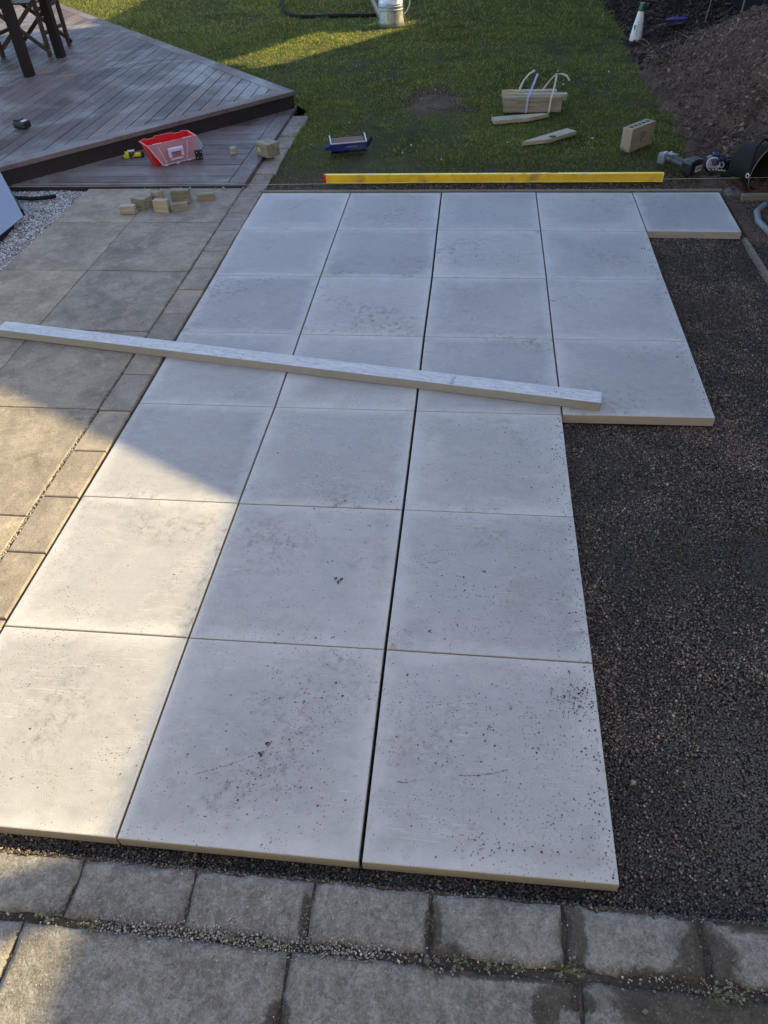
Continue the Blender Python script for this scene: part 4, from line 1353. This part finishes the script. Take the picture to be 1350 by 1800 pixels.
# --- bundle of timber pegs
def peg(L, W_, H_, point, mat, parent=None, name='timber_peg', loc=(0, 0, 0), rz=0, side=-1):
    poly = [(0, 0), (L, 0), (L, W_), (0, W_)] if not point else ([(point, 0), (L, 0), (L, W_), (point * .35, W_), (0, W_ * .9)] if side < 0 else [(0, 0), (L - point, 0), (L, W_ * .7), (L - point * .3, W_), (0, W_)])
    o = B().prism(poly, 0, H_, .0015).done(name, M[mat], parent)
    o.location = loc; o.rotation_euler = (0, 0, rz)
    return o


for lo_c, dims, mat_, lb, ps in [((1.632, 1.772, -.004), (.468, .045, .068, 0), 'pineg', 'bottom front timber of the strapped stack of pegs', -1),
                                 ((1.640, 1.830, -.004), (.460, .060, .068, 0), 'pineg', 'bottom rear timber of the strapped stack of pegs', -1),
                                 ((1.625, 1.905, -.004), (.455, .060, .068, 0), 'pineo', 'hindmost bottom timber of the strapped stack', -1),
                                 ((1.622, 1.774, .0655), (.480, .050, .042, 0), 'pineg', 'middle layer timber with a knot, second from the bottom of the stack', -1),
                                 ((1.655, 1.835, .0655), (.490, .055, .046, .20), 'pine', 'pointed timber peg on top of the stack projecting at the right', -1),
                                 ((1.615, 1.915, .0655), (.450, .060, .052, .17), 'pine', 'hindmost pointed timber peg on top of the stack', -1)]:
    o = peg(dims[0], dims[1], dims[2], dims[3], mat_, loc=lo_c, rz=R(random.uniform(-.6, 1.0)), side=ps)
    tag(o, lb, 'timber', 'stack of timber pegs on the lawn')
o = peg(.465, .105, .026, .19, 'pine', loc=(1.558, 1.462, -.004), rz=R(13), side=1); tag(o, 'flat pointed timber peg on the grass in front of the stack', 'timber peg')
o = peg(.48, .100, .026, .20, 'pine', loc=(1.812, .868, -.004), rz=R(41), side=-1)
tag(o, 'pointed timber peg with a dark notch lying alone nearer the yellow level', 'timber peg')
o = B().box((0, 0, .0), (.040, .034, .030), R(41), bev=.004).done('clamp_block', M['black']); o.location = (1.985, 1.050, .016); tag(o, 'small black block stuck at the notch of the lone pointed peg', 'clip')
def ribbon(name, pts, wd, mat, label):
    b_ = B(); pts = [Vector(p) for p in pts]; prev = None
    for i, p in enumerate(pts):
        t = (pts[min(i + 1, len(pts) - 1)] - pts[max(i - 1, 0)]).normalized()
        sd = Vector((1, 0, 0)) - t * t.x
        sd = sd.normalized() * wd / 2
        cur = (b_.bm.verts.new(p - sd), b_.bm.verts.new(p + sd))
        if prev: b_.bm.faces.new((prev[0], prev[1], cur[1], cur[0]))
        prev = cur
    o = b_.done(name, M[mat], None, solid=.0012)
    return tag(o, label, 'strap')


ribbon('packing_strap', [(1.815, 1.755, -.003), (1.820, 1.766, .05), (1.823, 1.770, .100), (1.84, 1.80, .14), (1.87, 1.85, .20), (1.892, 1.885, .25)], .016, 'strapv', 'violet printed strap standing up straight across the timber stack')
ribbon('packing_strap', [(2.000, 1.752, -.003), (2.006, 1.766, .05), (2.010, 1.772, .100), (2.025, 1.81, .15), (2.04, 1.86, .20), (2.046, 1.895, .235)], .014, 'strap', 'pale straight strap at the right end of the timber stack')
ribbon('packing_strap', [(1.752, 1.93, .09), (1.765, 1.95, .14), (1.79, 1.97, .185), (1.83, 1.99, .225), (1.875, 2.0, .25)], .014, 'strap', 'pale strap curling up to the right at the left end of the timber stack')
ribbon('packing_strap', [(1.935, 1.93, .09), (1.965, 1.95, .14), (2.005, 1.95, .19), (2.046, 1.93, .235), (2.09, 1.93, .235), (2.13, 1.92, .222), (2.155, 1.91, .19)], .013, 'strap', 'pale strap bent over like a hook at the right end of the timber stack')

# --- cordless grinder group at the right
gr_ = empty('angle_grinder', (2.775, .400, 0.0), R(-52)); tag(gr_, 'grey cordless grinder lying by the end of the yellow level with its black battery', 'power tool')
B().box((-.125, .0, .046), (.062, .078, .070), bev=.014).done('gear_head', M['greyp'], gr_)
B().box((-.150, .0, .050), (.024, .060, .050), bev=.008).done('head_guard', M['dgrey'], gr_)
B().box((-.118, -.012, .0825), (.010, .050, .005), R(20)).done('silver_clip', M['silver'], gr_)
B().box((-.100, .018, .0825), (.010, .046, .005), R(20)).done('silver_clip', M['silver'], gr_)
B().box((-.060, .012, .072), (.050, .050, .022), R(8), bev=.006).done('switch_cover', M['greyp'], gr_)
B().tube([(-.165, 0, .05), (-.15, 0, .05)], [.012, .012], 8).done('spindle', M['silver'], gr_)
B().tube([(-.10, 0, .052), (-.05, 0, .052), (-.045, 0, .050), (.05, 0, .045)], [.034, .034, .029, .030], 14).done('motor_body', M['dgrey'], gr_, smooth=True)
for q in range(3):
    B().box((-.085 + q * .016, -.006, .086), (.006, .040, .004)).done('vent_rib', M['silver'], gr_)
bo = B().box((.100, .010, .048), (.085, .120, .088), bev=.018).done('battery', M['black'], gr_)
B().box((.100, .010, .093), (.060, .080, .004), bev=.0012).done('battery_ridge', M['dgrey'], bo)
for q in (-.038, .038):
    B().box((.100, .010 + q, .0935), (.075, .006, .004)).done('battery_ridge', M['greyp'], bo)
lb_ = B().box((.1434, .025, .040), (.0015, .058, .036)).done('label_sticker', M['label'], bo)
for q in range(3):
    B().box((.1446, .025 + (q - 1) * .016, .042), (.0012, .009, .020)).done('printed_block', M['ink'], bo)

sd_ = empty('sander', (3.010, .430, -.010), R(-8)); tag(sd_, 'navy blue power tool with a round silver mesh cover behind the grinder', 'power tool')
B().lathe([(.0005, 0), (.052, 0), (.060, .012), (.062, .05), (.052, .078), (.030, .088), (.0005, .09)], 20, (0, 0, .0)).done('housing', M['navy'], sd_, smooth=True)
mh = Matrix.Translation((-.010, -.052, .052)) @ Matrix.Rotation(R(62), 4, 'X')
b_ = B(); b_.lathe([(.036, 0), (.041, .004), (.044, .0), (.041, -.004), (.036, 0)], 24, (0, 0, 0), mh); ro = b_.done('cover_ring', M['white'], sd_, smooth=True)
b_ = B(); b_.lathe([(.0005, .001), (.036, .001)], 24, (0, 0, 0), mh); b_.done('cover_disc', M['dgrey'], sd_)
b_ = B()
for q in range(-4, 5):
    ll = math.sqrt(max(.0, .035 ** 2 - (q * .0078) ** 2))
    p0 = mh @ Vector((q * .0078, -ll, .003)); p1 = mh @ Vector((q * .0078, ll, .003)); b_.bar(p0, p1, .0022, .0022)
    p0 = mh @ Vector((-ll, q * .0078, .004)); p1 = mh @ Vector((ll, q * .0078, .004)); b_.bar(p0, p1, .0022, .0022)
b_.done('mesh_grille', M['silver'], sd_)
b_ = B(); b_.lathe([(.012, 0), (.021, .004), (.012, .006), (.012, 0)], 16, (0, 0, 0), Matrix.Translation((.044, -.040, .045)) @ Matrix.Rotation(R(62), 4, 'X') @ Matrix.Rotation(R(25), 4, 'Y')); b_.done('dial', M['silver'], sd_)
B().box((.0, .0, .096), (.045, .05, .022), bev=.006).done('top_cap', M['navy'], sd_)
B().tube([(.03, .02, .06), (.07, .05, .05), (.10, .08, .035)], [.022, .018, .016], 10).done('grip', M['navy'], sd_, smooth=True)

ft = empty('glove', (3.02, .300, -.006), R(-18)); tag(ft, 'dark work glove with pale yellow lettering patch under the navy tool', 'glove')
B().box((0, 0, .020), (.12, .070, .034), bev=.014).done('palm', M['rubber'], ft)
for q in range(4):
    B().tube([(.045, -.028 + q * .018, .018), (.085, -.034 + q * .022, .016), (.105 + .008 * (q in (1, 2)), -.036 + q * .023, .010)], [.010, .0095, .007], 7).done('finger', M['rubber'], ft, smooth=True)
B().tube([(-.01, .03, .018), (.02, .058, .014), (.045, .066, .010)], [.011, .010, .007], 7).done('thumb', M['rubber'], ft, smooth=True)
for q in range(5):
    B().box((-.040 + q * .017, -.004 + (q % 2) * .004, .0378), (.012, .018, .0016)).done('print', M['limep'], ft)

# --- black bucket on its side with rope rim
MB = Matrix.Translation((3.165, .165, .118)) @ Vector((.63, -.74, -.12)).to_track_quat('Z', 'Y').to_matrix().to_4x4() @ Matrix.Diagonal((.92, .92, .72, 1))
bk = empty('bucket', (0, 0, 0)); bk.matrix_world = MB; tag(bk, 'black rubber bucket tipped on its side with a pale rope rim at the right', 'bucket')
b_ = B().lathe([(.0005, -.13), (.105, -.13), (.112, -.12), (.140, .12), (.146, .125), (.143, .130), (.136, .126), (.106, -.116), (.0005, -.118)], 36)
b_.done('shell', M['rubber'], bk, smooth=True)
b_ = B().tube([(.146 * math.cos(t), .146 * math.sin(t), .128) for t in [2 * math.pi * q / 40 for q in range(41)]], .0032, 6); b_.done('rope_rim', M['rope'], bk)
b_ = B().tube([(-.146, 0, .12), (-.15, .06, .10), (-.10, .13, .05), (0, .165, .02), (.10, .13, .05), (.15, .06, .10), (.146, 0, .12)], .010, 8); b_.done('carry_handle', M['rubber'], bk, smooth=True)
b_ = B().lathe([(.012, -.003), (.017, 0), (.012, .003), (.012, -.003)], 14, (-.148, -.02, .105), Matrix.Rotation(R(90), 4, 'Y')); b_.done('ring', M['white'], bk)
gb = empty('tool_bag', (3.125, .47, -.008), R(35)); tag(gb, 'flat black tool pouch with a white tag between navy tool and bucket', 'pouch')
B().box((0, 0, .030), (.13, .075, .055), bev=.014).done('pouch', M['rubber'], gb)
for q in (-.02, .014):
    B().box((0, q, .060), (.125, .012, .008), bev=.003).done('webbing', M['dgrey'], gb)
B().box((.02, -.042, .030), (.058, .003, .020)).done('white_tag', M['white'], gb)

# --- bottle
bo_ = empty('bottle', (3.045, 4.285, -.015), 0, (R(0), R(3), 0)); tag(bo_, 'tall white plastic bottle with dark green cap at the edge of the lawn', 'bottle')
b_ = B().lathe([(.0005, 0), (.058, 0), (.062, .012), (.060, .06), (.050, .15), (.034, .255), (.030, .265), (.026, .275)], 20); bo = b_.done('body', M['white'], bo_, smooth=True); bo.scale = (1, .72, 1)
b_ = B().lathe([(.028, .272), (.031, .274), (.029, .335), (.026, .342), (.0005, .343)], 16); b_.done('cap', M['green'], bo_, smooth=True)
for q in range(7):
    z_ = .06 + q * .020; rr = .060 - (z_ - .06) * .105
    B().box((-.012 + (q % 3) * .003, -rr * .72 - .0008, z_), (.006 + .010 * ((q * 5) % 3) / 3, .0016, .007), R(6)).done('label_print', M['navy'], bo_)
B().box((-.036, -.026, .11), (.004, .018, .085), R(45)).done('label_stripe', M['green'], bo_)

# --- purple trowel
pt = empty('hand_shovel', (3.52, 4.72, .01), R(6)); tag(pt, 'purple-handled scoop lying on the bark bed between bottle and soil heap', 'scoop')
b_ = B()
NP = 9
prev = None
for i in range(NP):
    t = i / (NP - 1); wd = .055 * math.sin(math.pi * (.18 + .72 * t)); ring = [b_.bm.verts.new((-.09 + .18 * t, wd * math.cos(a), .055 - .035 * math.sin(a) * 1.0)) for a in [math.pi * k_ / 6 for k_ in range(7)]]
    if prev:
        for k_ in range(6): b_.bm.faces.new((prev[k_], prev[k_ + 1], ring[k_ + 1], ring[k_]))
    prev = ring
b_.done('scoop', M['dgrey'], pt, solid=.003)
B().tube([(-.10, .02, .085), (-.02, .01, .088), (.08, 0, .092), (.12, -.01, .096)], [.012, .017, .019, .010], 10).done('grip', M['purple'], pt, smooth=True)

# --- watering can
wc = empty('watering_can', (.345, 5.44, -.012), R(0)); tag(wc, 'galvanised watering can standing at the sunlit strip of grass', 'watering can')
b_ = B().lathe([(.0005, .012), (.146, .012), (.150, 0), (.154, .006), (.152, .05), (.150, .16), (.156, .165), (.156, .172), (.150, .178), (.150, .195), (.156, .200), (.156, .207), (.150, .213), (.149, .225), (.155, .229), (.149, .236), (.146, .34), (.152, .346), (.146, .352), (.12, .36), (.115, .352)], 40)
b_.done('body', M['galv'], wc, smooth=True)
b_ = B().tube([(-.13, 0, .09), (-.22, 0, .26), (-.33, 0, .47)], [.034, .026, .017], 14); sp = b_.done('spout', M['galv'], wc, smooth=True)
b_ = B().lathe([(.017, 0), (.05, .05), (.052, .058), (.0005, .062)], 18, (0, 0, 0), Matrix.Translation((-.33, 0, .46)) @ Matrix.Rotation(R(-40), 4, 'Y')); b_.done('rose', M['galv'], sp, smooth=True)
b_ = B().bar((-.27, 0, .345), (-.14, 0, .335), .012, .006); b_.done('spout_brace', M['galv'], wc)
b_ = B().tube([(.148, 0, .10), (.19, 0, .135), (.225, 0, .20), (.235, 0, .29), (.20, 0, .38), (.12, 0, .42)], .0085, 8); b_.done('side_handle', M['galv'], wc, smooth=True)
b_ = B().tube([(.150, -.02, .08), (.156, -.02, .18), (.152, -.02, .30)], .009, 8); b_.done('handle_plate', M['galv'], wc)
b_ = B().tube([(0, -.12, .35), (0, -.09, .45), (0, 0, .50), (0, .09, .45), (0, .12, .35)], .009, 8); b_.done('top_handle', M['galv'], wc, smooth=True)
b_ = B()
for z_, w2 in ((.060, .075), (.130, .075)):
    b_.box((.012, -.1535, z_), (w2, .004, .005))
for x_ in (-.024, .048):
    b_.box((x_, -.1525, .095), (.005, .004, .072))
for q in range(3):
    b_.box((.012, -.1535, .082 + q * .014), (.045, .003, .004))
b_.done('stamped_badge', M['galv'], wc)

# --- hose
b_ = B().tube([(-1.45, 7.6, .0), (-1.36, 7.1, .004), (-1.22, 6.55, .004), (-1.08, 6.22, .004), (-.95, 6.06, .004), (-.70, 6.0, .004), (-.35, 6.02, .006), (0.0, 5.98, .005), (.25, 6.1, .004), (.28, 6.6, 0), (.2, 7.6, 0)], .022, 10)
tag(b_.done('garden_hose', M['rubber'], smooth=True), 'black garden hose curving across the lawn behind the watering can', 'hose')
b_ = B().tube([(-1.95, -.03, .0), (-1.75, -.085, .006), (-1.60, -.115, .008), (-1.50, -.10, .010), (-1.435, -.075, .012)], .013, 10)
tag(b_.done('drain_pipe', M['rubber'], smooth=True), 'short dark pipe lying on the pale chips by the blue-grey sheet', 'pipe')

# --- blue-grey tilted sheet at the left
sh = empty('sloping_panel', (-1.46, -.45, .0)); tag(sh, 'smooth blue-grey sheet panel sloping down onto the pale chips at the left', 'panel')
C0 = Vector((-.010, -.02, .030)); E1 = Vector((-.05, -1.30, .0)); E2 = Vector((-.60, .78, .30))
b_ = B()
q = [C0, C0 + E1, C0 + E1 + E2, C0 + E2]
b_.face([tuple(p) for p in q])
b_.done('face', M['sheet'], sh, solid=.006)
b_ = B().bar(C0 + Vector((-.05, .07, -.006)), C0 + E2 * .9 + Vector((-.05, .0, -.03)), .03, .05); b_.done('shade_bar', M['black'], sh)  # black bars stand in for the shadow under the sheet's edges
B().box((-.10, -.55, -.005), (.10, .9, .05)).done('shade_bar', M['black'], sh)

# --- table with two folding chairs on the upper deck
tb = empty('garden_table', (-3.75, 3.0, ZU)); tag(tb, 'dark stained wooden table on the deck, its thick legs in view', 'table')
for lx_, ly_ in ((-2.86, 2.60), (-2.885, 3.36), (-4.7, 2.60), (-4.7, 3.36)):
    B().box((lx_ + 3.75, ly_ - 3.0, .35), (.082, .082, .70), bev=.003).done('leg', M['darkwood'], tb)
for q in range(8):
    B().box((-.03, -.46 + q * .13, .725), (2.1, .124, .026), bev=.003).done('tabletop_slat', M['darkwood'], tb)
for yy_ in (-.40, .36):
    B().box((-.04, yy_, .665), (1.74, .03, .08)).done('apron', M['darkwood'], tb)
for xx_ in (-.94, .88):
    B().box((xx_, -.02, .665), (.03, .66, .08)).done('apron', M['darkwood'], tb)


def chair(x, y, label, rz=0):
    ch_ = empty('folding_chair', (x, y, ZU), rz); tag(ch_, label, 'chair', 'folding wooden chairs at the table')
    # origin: near right post. posts at x=0 and x=-.5; y=0 and y=.48
    for px_ in (0, -.52):
        for py_ in (0, .48):
            B().box((px_, py_, .32), (.034, .040, .64), bev=.003).done('post', M['midwood'], ch_)
        B().box((px_, .24, .20), (.022, .44, .032)).box((px_, .24, .40), (.022, .44, .032)).done('side_rail', M['midwood'], ch_)
        B().box((px_, .24, .655), (.05, .54, .022), bev=.004).done('armrest', M['midwood'], ch_)
    for py_ in (-.024, .504):
        B().bar((0.03, py_, .035), (-.50, py_, .46), .020, .036).done('cross_brace', M['midwood'], ch_)
        B().bar((-.55, py_ + .022, .035), (-.02, py_ + .022, .46), .020, .036).done('cross_brace', M['midwood'], ch_)
    for q_ in range(6):
        B().box((-.045 - q_ * .086, .24, .455), (.074, .50, .016), bev=.002).done('seat_slat', M['midwood'], ch_)
    return ch_


chair(-3.02, 3.40, 'folding wooden chair with crossed legs just behind the thick table legs')
chair(-3.75, 2.95, 'folding wooden chair with crossed legs at the left frame edge under the table', R(10))

# ================================================================== SURROUNDINGS OUT OF FRAME
# dark paling fence at the right back
fn = empty('fence', (4.45, 6.2, 0)); tag(fn, 'dark painted paling fence behind the soil heap', 'fence')
for q in range(34):
    B().box((0, -2.6 + q * .152, .90), (.02, .146, 1.80)).done('paling', M['fence'], fn)
for z_ in (.4, 1.4):
    B().box((.03, 0, z_), (.04, 5.2, .09)).done('rail', M['fence'], fn)
bf = empty('fence', (-3.0, 11.5, 0)); tag(bf, 'weathered paling fence closing the far end of the lawn', 'fence')
for q in range(96):
    B().box((-7.2 + q * .152, 0, .90), (.146, .02, 1.80 + random.uniform(-.01, .01))).done('paling', M['pineo'], bf)
for z_ in (.4, 1.4):
    B().box((0, .03, z_), (14.6, .04, .09)).done('rail', M['pineo'], bf)
# added unseen gabled outbuilding, its profile shaped to cast the big shadow
gx = 4.85
ga = empty('occluder_garage', (gx, 2.86, 0)); tag(ga, 'unseen dark gabled outbuilding added at the right, shaped to cast the main shadow', 'building')
b_ = B()
prof = [(-9.0, -.1), (-9.0, 2.35), (-1.06 + .0, 2.352), (-1.02, 2.52), (2.86, 4.76), (7.0, 2.36), (7.0, -.1)]
prof = [(-9.0, -.1), (-9.0, 2.345), (-1.30, 2.345), (2.86, 4.77), (6.95, 2.36), (6.95, -.1)]
V0 = [b_.bm.verts.new((0, y - 2.86, z)) for y, z in prof]; V1 = [b_.bm.verts.new((6, y - 2.86, z)) for y, z in prof]
b_.bm.faces.new(V0)
for i in range(len(prof)):
    j = (i + 1) % len(prof)
    b_.bm.faces.new((V0[i], V0[j], V1[j], V1[i]))
b_.bm.faces.new(V1[::-1])
b_.done('wall', M['cladding'], ga)
# added unseen pole that draws the narrow shadow across the path
fl = B().tube([(.25, -5.37, 2.3), (.25, -5.37, 4.2)], .079, 16).done('occluder_flue', M['galv'], ga)
# added unseen foliage that shades the lawn, its gap cut for a sun strip
def sun_plane(y, h, x):
    """point at depth x on the sun ray through (gx, y, h)"""
    t = (x - gx) / SUN.x
    return y + SUN.y * t, h + SUN.z * t


def occluder_tree(name, label, polyyh, holes, n, s_, x0, x1, tr_pts):
    root = empty(name, (x0, 7, 0)); tag(root, label, 'occluder_tree' if name != 'occluder_hedge' else 'occluder_hedge')
    ys_ = [p[0] for p in polyyh]; hs = [p[1] for p in polyyh]
    y = rng.uniform(min(ys_), max(ys_), n); h = rng.uniform(min(hs), max(hs), n)
    y = y + rng.normal(0, .02, n); k = in_poly(y, h, polyyh)
    for ho in holes:
        k &= ~in_poly(y + .05 * vnoise(y, h, 12, 2), h + .05 * vnoise(h, y, 14, 4), ho)
    y, h = y[k], h[k]; n = len(y)
    xd = rng.uniform(x0, x1, n)
    t = (xd - gx) / SUN.x
    c = np.stack([xd - x0, y + SUN.y * t - 7, h + SUN.z * t], -1)
    v = np.array([[-.5, 0, 0], [0, -.35, .05], [.5, 0, 0], [0, .35, -.05]])[None] * s_ * rng.uniform(.6, 1.4, (n, 1, 1))
    v = np.einsum('nij,nkj->nki', rand_rot(n), v) + c[:, None, :]
    f = np.arange(n * 4).reshape(-1, 4)
    o = link('crown', np_mesh('crown', v.reshape(-1, 3), f), M['occluder_tree'], root)
    B().tube([tuple(Vector(p) - Vector((x0, 7, 0))) for p in tr_pts], [.12, .10, .06], 10).done('trunk', M['trunk'], root)
    return root


slit = [(5.75, 3.06), (6.20, 3.42), (7.15, 3.02), (7.50, 2.60), (7.58, 2.36), (7.42, 2.28), (6.92, 2.33), (6.47, 2.60), (6.0, 2.86)]
occluder_tree('occluder_tree', 'unseen leafy mass added to shade deck and lawn, slit cut for the sun', [(3.6, 4.2), (4.3, 5.6), (6, 6.6), (8.02, 6.6), (8.10, 5.6), (8.10, 2.3), (6.9, 2.2), (5.2, 3.2)], [slit], 42000, .10, 5.0, 5.5, [(5.2, 7.6, 0), (5.2, 7.7, 1.4), (5.3, 7.9, 3.4)])
occluder_tree('occluder_hedge', 'unseen leafy mass beyond the fence, added to shade the far lawn', [(6.9, -.3), (6.9, 2.36), (7.58, 2.36), (8.05, 2.6), (8.05, 4.5), (8.4, 4.62), (13.5, 4.62), (13.5, -.3)], [slit], 60000, .10, 5.0, 5.5, [(5.25, 9.0, 0), (5.25, 9.0, 1.4), (5.25, 9.0, 3.0)])
# pale wall of the house the photograph was taken from
ho = empty('house', (0, -6.6, 0)); tag(ho, 'cream rendered house wall behind the viewpoint', 'building')
B().box((1.0, -.15, 2.6), (14, .3, 5.4)).done('wall', M['render'], ho)
B().box((-.8, .012, 1.05), (1.6, .02, 2.1)).done('door', M['cladding'], ho)
